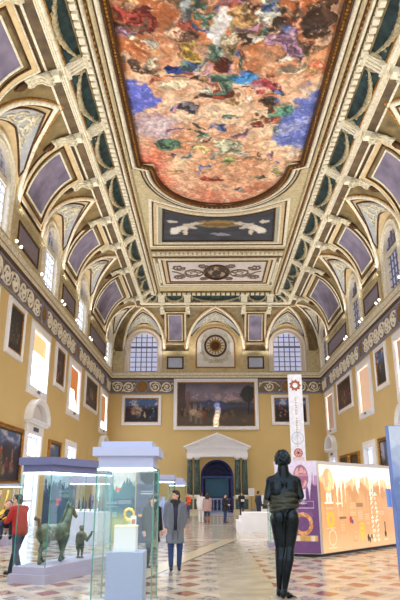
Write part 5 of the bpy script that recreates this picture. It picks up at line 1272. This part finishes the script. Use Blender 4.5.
def person(label, loc, rz, H, top, trousers, shoes, hair=M_HAIR, coat_len=None, joints=None, vox=.02, long_hair=False, open_front=None, scarf=None, group=None, boots=False, bag=None, topname='coat', hood=None):
    s = H/1.75; J = dict(BASEJ); J.update(joints or {}); J = {k: (Vector(v)*s if isinstance(v, tuple) else v) for k, v in J.items()}
    t = thing('person', label, 'person', loc, rz, group)
    R3 = Matrix.Rotation(J['headyaw'], 3, 'Z'); hd = J['head']; H_ = lambda x, y, z: hd+R3 @ Vector((x*s, y*s, z*s))
    b = MB(); A = lambda p, q, r0, r1: b.cap(J[p] if isinstance(p, str) else p, J[q] if isinstance(q, str) else q, r0*s, r1*s)
    b.ell(H_(0, .012, .02), (.074*s, .092*s, .098*s), R3); b.ell(H_(0, -.025, -.045), (.056*s, .062*s, .07*s), R3); b.ell(H_(0, -.02, -.09), (.035*s, .04*s, .03*s), R3)
    b.cap(H_(0, -.078, .02), H_(0, -.105, -.02), .011*s, .016*s, 8); b.ell(H_(0, -.083, -.055), (.026*s, .014*s, .012*s), R3, 8, 5)
    for sx in (-1, 1): b.ell(H_(sx*.077, .01, -.005), (.012*s, .022*s, .034*s), R3, 8, 5)
    A('neck', H_(0, .01, -.07), .058, .054); A('chest', 'neck', .13, .07); A('shL', 'shR', .06, .06); A('pelvis', 'chest', .125, .13); A('hipL', 'hipR', .1, .1)
    for q in 'LR':
        sd = 1 if q == 'L' else -1
        A('chest', 'sh'+q, .085, .055); A('sh'+q, 'el'+q, .055, .042); A('el'+q, 'wr'+q, .042, .028); A('hip'+q, 'kn'+q, .088, .058); A('kn'+q, 'an'+q, .056, .038); A('pelvis', 'hip'+q, .1, .095)
        an = J['an'+q]; b.cap(an-Vector((0, -.02, .035))*s, an+Vector((0, -.14, -.05))*s, .036*s, .03*s)
        hand(b, J['wr'+q], J['wr'+q]-J['el'+q], sd, s, .45, max(.011, vox*.62))
    remesh(b.build('body', M_SKIN, t), vox*.62, 2)
    for sx in (-1, 1): MB().ell(H_(sx*.03, -.083, .018), (.012*s, .008*s, .008*s), R3, 8, 5).build('eye', M_DARKB, t)
    hm_ = MB(); hm_.ell(H_(0, .03, .045), (.088*s, .098*s, .092*s), R3); hm_.ell(H_(0, .065, -.01), (.08*s, .065*s, .09*s), R3); hm_.ell(H_(0, -.045, .1), (.06*s, .05*s, .032*s), R3, 8, 6)
    if long_hair:
        for sx in (-1, 0, 1): hm_.cap(H_(sx*.06, .06, .02), H_(sx*.075, .085, -.24), .05*s, .045*s)
    remesh(hm_.build('hair', hair, t), max(.011, vox*.7), 2)
    # upper garment
    g = MB(); k = .02
    G = lambda p, q, r0, r1: g.cap(J[p] if isinstance(p, str) else p, J[q] if isinstance(q, str) else q, (r0+k)*s, (r1+k)*s)
    G('chest', 'neck', .13, .045); G('shL', 'shR', .062, .062); G('pelvis', 'chest', .128, .135)
    for q in 'LR': G('chest', 'sh'+q, .09, .058); G('sh'+q, 'el'+q, .054, .044); G('el'+q, J['wr'+q]+(J['el'+q]-J['wr'+q])*.12, .046, .034); G('pelvis', 'hip'+q, .1, .1)
    for sx in (-1, 1): g.cap(J['pelvis']+Vector((sx*.06, 0, 0))*s, J['chest']+Vector((sx*.07, 0, .05))*s, .135*s, .13*s)
    if coat_len:
        pv = J['pelvis']; ch = J['chest']; zb = coat_len*s; fx = (J['knL']+J['knR'])/2
        g.loft([(fx.x*.6+pv.x*.4, fx.y*.6+pv.y*.4, zb, .225*s, .175*s), (pv.x, pv.y, (zb+pv.z)/2, .205*s, .16*s), (pv.x, pv.y, pv.z+.05*s, .2*s, .15*s), (ch.x, ch.y, ch.z, .195*s, .145*s), (ch.x, ch.y, ch.z+.13*s, .17*s, .12*s)], 24)
    gar = remesh(g.build(topname, top, t), vox, 2)
    if open_front:
        ch, pv = J['chest'], J['pelvis']; f = MB()
        f.loft([(pv.x, pv.y-.125*s, pv.z-.1*s, .045*s, .05*s), (ch.x, ch.y-.125*s, ch.z-.12*s, .05*s, .055*s), (ch.x, ch.y-.12*s, ch.z+.06*s, .055*s, .055*s), (ch.x, ch.y-.075*s, ch.z+.16*s, .05*s, .05*s)], 14).build('shirt_front', open_front, gar, smooth=True)
        lp = MB()
        for sx in (-1, 1): lp.tube([(ch.x+sx*.09*s, ch.y-.10*s, ch.z+.17*s), (ch.x+sx*.085*s, ch.y-.16*s, ch.z+.06*s), (pv.x+sx*.055*s, pv.y-.175*s, pv.z+.1*s), (pv.x+sx*.06*s, pv.y-.185*s, pv.z-.3*s)], [(.03*s, .012*s), (.04*s, .014*s), (.02*s, .012*s), (.012*s, .01*s)], 8)
        lp.build('lapels', top, gar, smooth=True)
    if scarf:
        f = MB(); n_ = J['neck']
        f.tube([n_+Vector((.085*math.cos(2*PI*q/16), .08*math.sin(2*PI*q/16)-.01, .035+.012*math.sin(2*PI*q/8)))*s for q in range(16)], .048*s, 8, closed=True)
        f.cap(n_+Vector((.03, -.10, .0))*s, n_+Vector((.03, -.135, -.24))*s, .045*s, .04*s); f.cap(n_+Vector((-.03, -.10, .0))*s, n_+Vector((-.02, -.135, -.17))*s, .045*s, .04*s)
        f.build('scarf', scarf, t, smooth=True)
    tr = MB()
    for q in 'LR':
        tr.cap(J['hip'+q], J['kn'+q], .104*s, .075*s); tr.cap(J['kn'+q], J['an'+q]+Vector((0, 0, .03))*s, .073*s, .056*s); tr.cap(J['pelvis'], J['hip'+q], .12*s, .105*s)
    remesh(tr.build('trousers', trousers, t), vox, 2)
    for q in 'LR':
        an = J['an'+q]; f = MB(); f.cap(an+Vector((0, .03, -.045))*s, an+Vector((0, -.15, -.05))*s, .042*s, .036*s); f.cap(an+Vector((0, 0, -.03))*s, an+Vector((0, 0, .06 if not boots else .3))*s, .046*s, .05*s if not boots else .066*s)
        f.v = [(x, y, max(z, an.z-.083*s)) for x, y, z in f.v]; remesh(f.build('boot' if boots else 'shoe', shoes, t), max(.012, vox*.8), 1)
    if bag:
        f = MB(); p = J['wrL']; f.loft([(p.x+.05*s, p.y, p.z-.34*s, .05*s, .13*s), (p.x+.05*s, p.y, p.z-.1*s, .045*s, .11*s)], 12); f.build('bag', bag, t)
    return t
m_ = lambda n, c, r=.75: mat(n, c, r, var=.1, scale=18, bump=.12, bscale=60)
C_GREY, C_BLACK, C_RED, C_JEANS, C_DJEANS = m_('grey_wool', (104, 108, 118)), m_('black_cloth', (24, 24, 28)), m_('red_jacket_cloth', (170, 36, 32)), m_('blue_denim', (40, 62, 112)), m_('dark_denim', (38, 50, 76))
C_ORANGE, C_WHITE, C_BEIGE, C_NAVY, C_SHOE = m_('orange_jacket', (232, 92, 36)), m_('white_coat_cloth', (226, 222, 218)), m_('pink_beige_coat', (176, 144, 140)), m_('navy_cloth', (40, 44, 64)), m_('black_leather', (22, 20, 20), .4)
C_BOOT, C_YEL = m_('tan_leather', (142, 82, 46), .5), m_('yellow_cloth', (236, 200, 50))
person('man in a long grey coat and dark scarf, blue jeans, looking aside', (-.76, 14.55, 0), .10, 1.70, C_GREY, C_JEANS, C_SHOE, coat_len=.58, open_front=C_NAVY, scarf=m_('dark_scarf_wool', (34, 28, 32)), vox=.015,
       joints=dict(headyaw=-.85, elL=(.235, .05, 1.14), wrL=(.19, .03, .93), elR=(-.235, .05, 1.14), wrR=(-.20, -.02, .92), knL=(.11, -.05, .5), anL=(.10, -.03, .085), anR=(-.09, -.08, .085), knR=(-.1, -.06, .5)))
person('woman in a black coat with dark hair, standing close to the grey-coated man', (-1.33, 15.0, 0), .5, 1.58, C_BLACK, C_BLACK, C_SHOE, hair=M_HAIRB, coat_len=.62, vox=.017, long_hair=True, joints=dict(headyaw=.3))
person('person in an orange jacket and blue jeans at the foot of the columns', (-1.42, 43.9, 0), -.7, 1.66, C_ORANGE, C_JEANS, C_SHOE, vox=.024, joints=dict(wrL=(.14, -.26, 1.08), wrR=(-.14, -.26, 1.06)), open_front=C_NAVY)
person('person in a white coat and white trousers facing the portal', (-.43, 37.9, 0), 2.8, 1.68, C_WHITE, C_WHITE, C_WHITE, hair=M_HAIRB, coat_len=.72, vox=.024)
person('woman in a pink-beige coat and tan boots seen from behind', (-.06, 35.5, 0), 3.3, 1.62, C_BEIGE, C_DJEANS, C_BOOT, hair=M_HAIRB, coat_len=.72, vox=.022, long_hair=True, boots=True)
person('person in a black coat and blue jeans standing before the portal doorway', (.98, 36.7, 0), 1.2, 1.60, C_BLACK, C_JEANS, C_SHOE, coat_len=.68, vox=.022, joints=dict(wrL=(.12, -.22, 1.1), wrR=(-.12, -.22, 1.1)))
person('woman in black looking down at a white leaflet beside the right columns', (2.62, 49.0, 0), .2, 1.72, C_BLACK, C_NAVY, C_SHOE, coat_len=.82, vox=.026, long_hair=True, joints=dict(head=(0, -.05, 1.61), wrL=(.07, -.27, 1.12), wrR=(-.09, -.27, 1.12), knL=(.08, -.1, .5), anL=(.05, -.14, .085)))
lf = thing('white_leaflet', 'white leaflet held by the woman in black beside the right columns', 'leaflet', (2.68, 48.66, 1.1)); MB().box((0, 0, .0), (.24, .02, .18), M=Matrix.Rotation(-.6, 3, 'X')).build('leaflet_sheet', M_WHITE, lf)
person('dark-clothed man partly hidden behind the bronze athlete statue', (3.28, 40.8, 0), 2.2, 1.78, C_NAVY, C_DJEANS, C_SHOE, vox=.024, hair=M_HAIRB)
# man with the child: he faces left, away from the camera
MR = (-4.03, 13.45); MZ = -PI/2-.45
person('man in a red jacket and dark trousers carrying a small child', (*MR, 0), MZ, 1.64, C_RED, C_DJEANS, C_SHOE, vox=.015, topname='jacket',
       joints=dict(head=(.0, -.10, 1.60), neck=(0, -.04, 1.46), chest=(0, -.01, 1.26), pelvis=(0, .04, .97), shL=(.19, -.02, 1.41), shR=(-.19, -.02, 1.41), elL=(.24, -.12, 1.16), elR=(-.25, -.12, 1.14), wrL=(.08, -.36, 1.12), wrR=(-.1, -.34, 1.0), hipL=(.09, .04, .93), hipR=(-.09, .04, .93),
                   knL=(.11, .06, .5), anL=(.11, .24, .085), knR=(-.1, -.14, .5), anR=(-.12, -.26, .085), headyaw=.15))
def child():
    d = Vector((math.sin(MZ), -math.cos(MZ), 0)); p = Vector((*MR, 0))+d*.34
    t = thing('person', 'small child in yellow and black carried by the red-jacketed man', 'person', (p.x, p.y, .93), MZ+PI*.72)
    b = MB(); b.ell((0, -.01, .47), (.07, .08, .088)); b.ell((0, -.05, .44), (.045, .04, .05)); b.ell((0, -.085, .455), (.012, .014, .014), n=8, m=5); b.cap((0, 0, .32), (0, 0, .4), .04, .04); b.cap((0, 0, .12), (0, 0, .28), .09, .085)
    for sx in (-1, 1):
        b.ell((sx*.07, .0, .46), (.01, .018, .022), n=8, m=5); b.cap((sx*.1, 0, .29), (sx*.15, -.08, .2), .032, .026); b.cap((sx*.15, -.08, .2), (sx*.1, -.16, .26), .026, .02); hand(b, (sx*.1, -.16, .26), (-sx*.1, -.5, .2), sx, .6, .4, .017)
        b.cap((sx*.06, 0, .1), (sx*.1, -.17, .06), .055, .045); b.cap((sx*.1, -.17, .06), (sx*.1, -.15, -.14), .042, .034); b.cap((sx*.1, -.15, -.16), (sx*.1, -.24, -.18), .034, .028)
    remesh(b.build('body', M_SKIN, t), .011, 2)
    h = MB(); h.ell((0, .02, .505), (.078, .082, .07)); h.ell((0, .045, .46), (.068, .05, .06)); remesh(h.build('hair', M_HAIR, t), .011, 2)
    for sx in (-1, 1): MB().ell((sx*.028, -.075, .485), .009, n=6, m=4).build('eye', M_DARKB, t)
    g = MB(); g.cap((0, 0, .1), (0, 0, .29), .115, .1)
    for sx in (-1, 1): g.cap((sx*.09, 0, .29), (sx*.15, -.08, .2), .055, .046)
    remesh(g.build('jacket', C_BLACK, t), .012, 2)
    y = MB(); y.tube([(.12*math.cos(a), .12*math.sin(a), .2+.02*math.sin(3*a)) for a in np.linspace(0, 2*PI, 20)[:-1]], .022, 6, closed=True); y.cap((-.1, .0, .33), (-.16, -.05, .2), .05, .05); y.ell((0, .08, .3), (.07, .05, .05)); y.build('yellow_trim', C_YEL, t, smooth=True)
    g = MB()
    for sx in (-1, 1): g.cap((sx*.06, 0, .1), (sx*.1, -.17, .06), .07, .058); g.cap((sx*.1, -.17, .06), (sx*.1, -.155, -.1), .055, .044)
    remesh(g.build('trousers', C_DJEANS, t), .012, 2)
    for sx in (-1, 1): MB().cap((sx*.1, -.15, -.165), (sx*.1, -.245, -.185), .042, .034).build('shoe', C_SHOE, t, smooth=True)
child()
# folded push chair at the left edge
ps = thing('pushchair', 'black pushchair with rear wheels at the left edge beside the red-jacketed man', 'pushchair', (-4.92, 13.6, 0), -.4)
M_PRAM = m_('black_pram_cloth', (26, 26, 32))
MB().loft([(0, 0, .35, .2, .12), (0, .05, .5, .22, .16), (0, .16, .8, .2, .1), (0, .2, .95, .16, .05)], 16).build('seat', M_PRAM, ps, smooth=True)
MB().tube([(.24, -.32, .12), (.24, .05, .52), (.24, .38, 1.0), (.2, .42, 1.04), (-.2, .42, 1.04), (-.24, .38, 1.0), (-.24, .05, .52), (-.24, -.32, .12)], .02, 8).tube([(.24, .3, .13), (.24, .02, .55)], .018, 6).tube([(-.24, .3, .13), (-.24, .02, .55)], .018, 6).tube([(.24, .3, .13), (-.24, .3, .13)], .015, 6).tube([(.24, -.32, .12), (-.24, -.32, .12)], .015, 6).build('frame', mat('dark_metal_tube', (50, 52, 60), .4, .5), ps, smooth=True)
for x in (-.27, .27):
    for y in (-.32, .3):
        w = MB(); w.tube([(x, y+.09*math.cos(2*PI*k/18), .12+.09*math.sin(2*PI*k/18)) for k in range(18)], .028, 8, closed=True); w.build('wheel', C_SHOE, ps, smooth=True)

# ------------------------------------------------------------------ the bronze athlete seen from behind
SX, SY, SZ = .985, 8.2, .392
st = thing('bronze_statue', 'dark bronze nude athlete statue seen from behind, cloth wound round its waist', 'statue', (SX, SY, SZ))
q = lambda x, z, y=0.: Vector((x-SX, y, z-SZ))
b = MB(); C_ = lambda p, r, r0, r1, n=16: b.cap(p, r, r0, r1, n)
hc = q(1.0, 2.068, -.0+.03)
b.ell(hc, (.088, .102, .112)); b.ell(hc+Vector((0, .045, -.05)), (.066, .07, .075)); b.cap(hc+Vector((0, .1, .0)), hc+Vector((0, .125, -.03)), .013, .018)
for s_ in (-1, 1): b.ell(hc+Vector((s_*.09, .01, -.02)), (.012, .022, .032), n=8, m=6)
C_(q(.995, 1.80, .01), q(1.0, 1.99, .025), .10, .07); C_(q(.9, 1.80), q(1.09, 1.80), .078, .078)
C_(q(.90, 1.82), q(.97, 1.90, .01), .06, .05); C_(q(1.09, 1.82), q(1.02, 1.90, .01), .06, .05)
C_(q(.83, 1.79), q(.93, 1.83), .072, .06); C_(q(1.16, 1.79), q(1.06, 1.83), .072, .06)
for s_ in (-1, 1):
    b.ell(q(.993+s_*.085, 1.70, -.025), (.105, .105, .15)); b.ell(q(.993+s_*.075, 1.56, .0), (.1, .1, .16)); b.ell(q(.993+s_*.09, 1.66, .07), (.09, .07, .1))
C_(q(.99, 1.48), q(.993, 1.64), .122, .128); b.ell(q(.988, 1.44, .01), (.15, .112, .12))
b.ell(q(.91, 1.365, -.03), (.09, .10, .125)); b.ell(q(1.075, 1.355, -.045), (.094, .105, .128)); b.ell(q(.99, 1.40, .02), (.172, .115, .14))
C_(q(.905, 1.33, .01), q(.918, 1.15, .03), .105, .088); C_(q(.918, 1.15, .03), q(.925, .985, .045), .088, .066)
C_(q(1.074, 1.32, -.02), q(1.055, 1.15, -.01), .108, .09); C_(q(1.055, 1.15, -.01), q(1.036, .985, .0), .09, .066)
C_(q(.925, .985, .045), q(.918, .85, .02), .066, .066); C_(q(.918, .85, .02), q(.905, .70, .03), .066, .05); C_(q(.905, .70, .03), q(.893, .52, .05), .05, .034)
C_(q(1.036, .985, .0), q(1.012, .85, -.055), .066, .069); C_(q(1.012, .85, -.055), q(.985, .70, -.05), .069, .052); C_(q(.985, .70, -.05), q(.948, .50, -.045), .052, .035)
C_(q(.892, .48, .055), q(.90, .425, .17), .04, .026); b.ell(q(.888, .455, .035), (.036, .042, .05))
C_(q(.935, .475, -.045), q(1.02, .425, .05), .042, .03); b.ell(q(.925, .455, -.06), (.038, .045, .055)); C_(q(1.0, .422, .03), q(1.05, .415, .08), .034, .022)
for k in range(5):
    C_(q(1.03+.012*k, .415, .085-.02*k), q(1.06+.010*k, .408, .105-.026*k), .013, .011, 6); C_(q(.875+.014*k, .418, .175), q(.872+.016*k, .41, .215-.008*k), .013, .011, 6)
# bent arms, forearms reaching forward
C_(q(.825, 1.79), q(.775, 1.60, -.03), .06, .048); C_(q(.775, 1.60, -.03), q(.765, 1.52, .2), .048, .033); hand(b, q(.765, 1.515, .2), (.03, .5, -.35), -1, 1.0, .6, .012)
C_(q(1.165, 1.79), q(1.205, 1.61, -.04), .06, .05); C_(q(1.205, 1.61, -.04), q(1.20, 1.56, .2), .048, .033); hand(b, q(1.20, 1.56, .2), (-.02, .6, -.1), 1, 1.0, .6, .012)
remesh(b.build('statue_body', M_BRONZE, st), .0085, 7)
h = MB()
for k in range(90):
    a = k*2.399963; z = 1-2*(k+.5)/90
    if z < -.45: continue
    r_ = math.sqrt(1-z*z); x, y = r_*math.cos(a), r_*math.sin(a)
    if y > .55 and z < .35: continue
    h.ell(hc+Vector((x*.094, y*.105, z*.115+.008)), (.024, .024, .022), n=8, m=5)
h.ell(hc+Vector((0, -.01, .01)), (.093, .103, .115)); remesh(h.build('curly_hair', M_BRONZE, st), .009, 1)
cl = MB()
for k, (z, tilt, r_) in enumerate(((1.455, .03, .022), (1.487, .0, .024), (1.515, -.03, .021), (1.548, .015, .024), (1.578, -.02, .021), (1.606, .02, .022), (1.628, .035, .017))):
    n_ = 40; pts = []; rr = []
    for i in range(n_):
        a = 2*PI*i/n_; pts.append(q(.99+.178*math.cos(a), z+tilt*math.cos(a)+.008*math.sin(3*a+k), .135*math.sin(a))); rr.append(r_*(1+.2*math.sin(2*a+k*1.7)))
    cl.tube(pts, rr, 8, closed=True)
cl.loft([(0.99-SX, 0, 1.45-SZ, .165, .122), (.99-SX, 0, 1.62-SZ, .165, .125)], 28)
cl.cap(q(1.14, 1.60, .05), q(1.19, 1.62, .16), .035, .04); cl.cap(q(1.16, 1.53, .06), q(1.2, 1.55, .16), .03, .035); cl.cap(q(.84, 1.57, .06), q(.775, 1.55, .14), .03, .03)
remesh(cl.build('wound_cloth', M_BRONZEC, st), .008, 1)
pd = thing('stone_plinth', 'low pale stone plinth under the bronze athlete statue', 'plinth', (SX-.02, SY+.02, 0))
MB().box((0, 0, .03), (.5, .46, .06)).box((0, 0, .21), (.34, .34, .30)).box((.0, .0, .373), (.36, .38, .036)).build('plinth_block', mat('beige_stone', (184, 172, 150), .5, var=.06), pd)

# ================================================================== LIGHT, CAMERA
wd = bpy.data.worlds.new('daylight'); SC.world = wd; wd.use_nodes = True
bg = wd.node_tree.nodes['Background']; bg.inputs['Color'].default_value = (.84, .92, 1., 1); bg.inputs['Strength'].default_value = 1.9
def lamp(name, loc, power, col=(1, .965, .91), typ='POINT', size=.25, aim=None, spot=None, blend=.6):
    l = bpy.data.lights.new(name, typ); l.energy = power; l.color = col
    l.shadow_soft_size = size
    if typ == 'SPOT': l.spot_size = spot; l.spot_blend = blend
    o = bpy.data.objects.new(name, l); COL.objects.link(o); o.location = loc
    if aim is not None: o.rotation_euler = (Vector(aim)-Vector(loc)).to_track_quat('-Z', 'Y').to_euler()
    return o
LAMP_P = 520
for i, y in enumerate(LAMPS_Y):
    for side in ('left', 'right'):
        x = XL+IN+.95 if side == 'left' else XR-IN-.95; sg = 1 if side == 'left' else -1
        lamp('cornice_lamp', (x, y, 13.15), LAMP_P, aim=(x+sg*2.6, y, 19), typ='SPOT', spot=math.radians(125), blend=.8, size=.12)
for i, y in enumerate(LAMPS_Y[1:]):
    for side in ('left', 'right'):
        x = XL+.62 if side == 'left' else XR-.62; sg = 1 if side == 'left' else -1
        lamp('hall_spot', (x, y+.8, 12.95), 1000, (.96, .98, 1), aim=(x+sg*8.5, y+1, 2.), typ='SPOT', spot=math.radians(105), blend=.9, size=.15)
for x in (-4.2, -1.6, 3.1, 5.8): lamp('cornice_lamp', (x, D-IN-1.0, 13.1), LAMP_P*.6, aim=(x, D-IN-2.6, 18.6), typ='SPOT', spot=math.radians(125), blend=.8, size=.12)
for z, p in ((9.4, 40000), (9.0, 70000), (8.7, 110000), (8.35, 130000), (8.0, 130000), (7.65, 110000)):
    lamp('sunbeam_through_clerestory', (XR-.42, 40.9, 14.6), p, (1, .97, .92), aim=(.78+.1*math.sin(z*3), D, z), typ='SPOT', spot=math.radians(1.7), blend=.5, size=.02)
cam = bpy.data.cameras.new('camera'); co = bpy.data.objects.new('camera', cam); COL.objects.link(co)
cam.sensor_fit = 'VERTICAL'; cam.sensor_height = 36; cam.lens = 593*36/600; cam.clip_end = 300
co.location = (0, 0, 1.647); co.rotation_euler = (PI/2+.3147, 0, .0130); SC.camera = co
SC.view_settings.view_transform = 'Standard'; SC.view_settings.look = 'None'; SC.view_settings.gamma = 1; SC.view_settings.exposure = 0.12
SC.view_settings.use_curve_mapping = False
SC.cycles.max_bounces = 10; SC.cycles.diffuse_bounces = 5; SC.cycles.transparent_max_bounces = 24; SC.cycles.sample_clamp_indirect = 6
SC.cycles.use_denoising = True
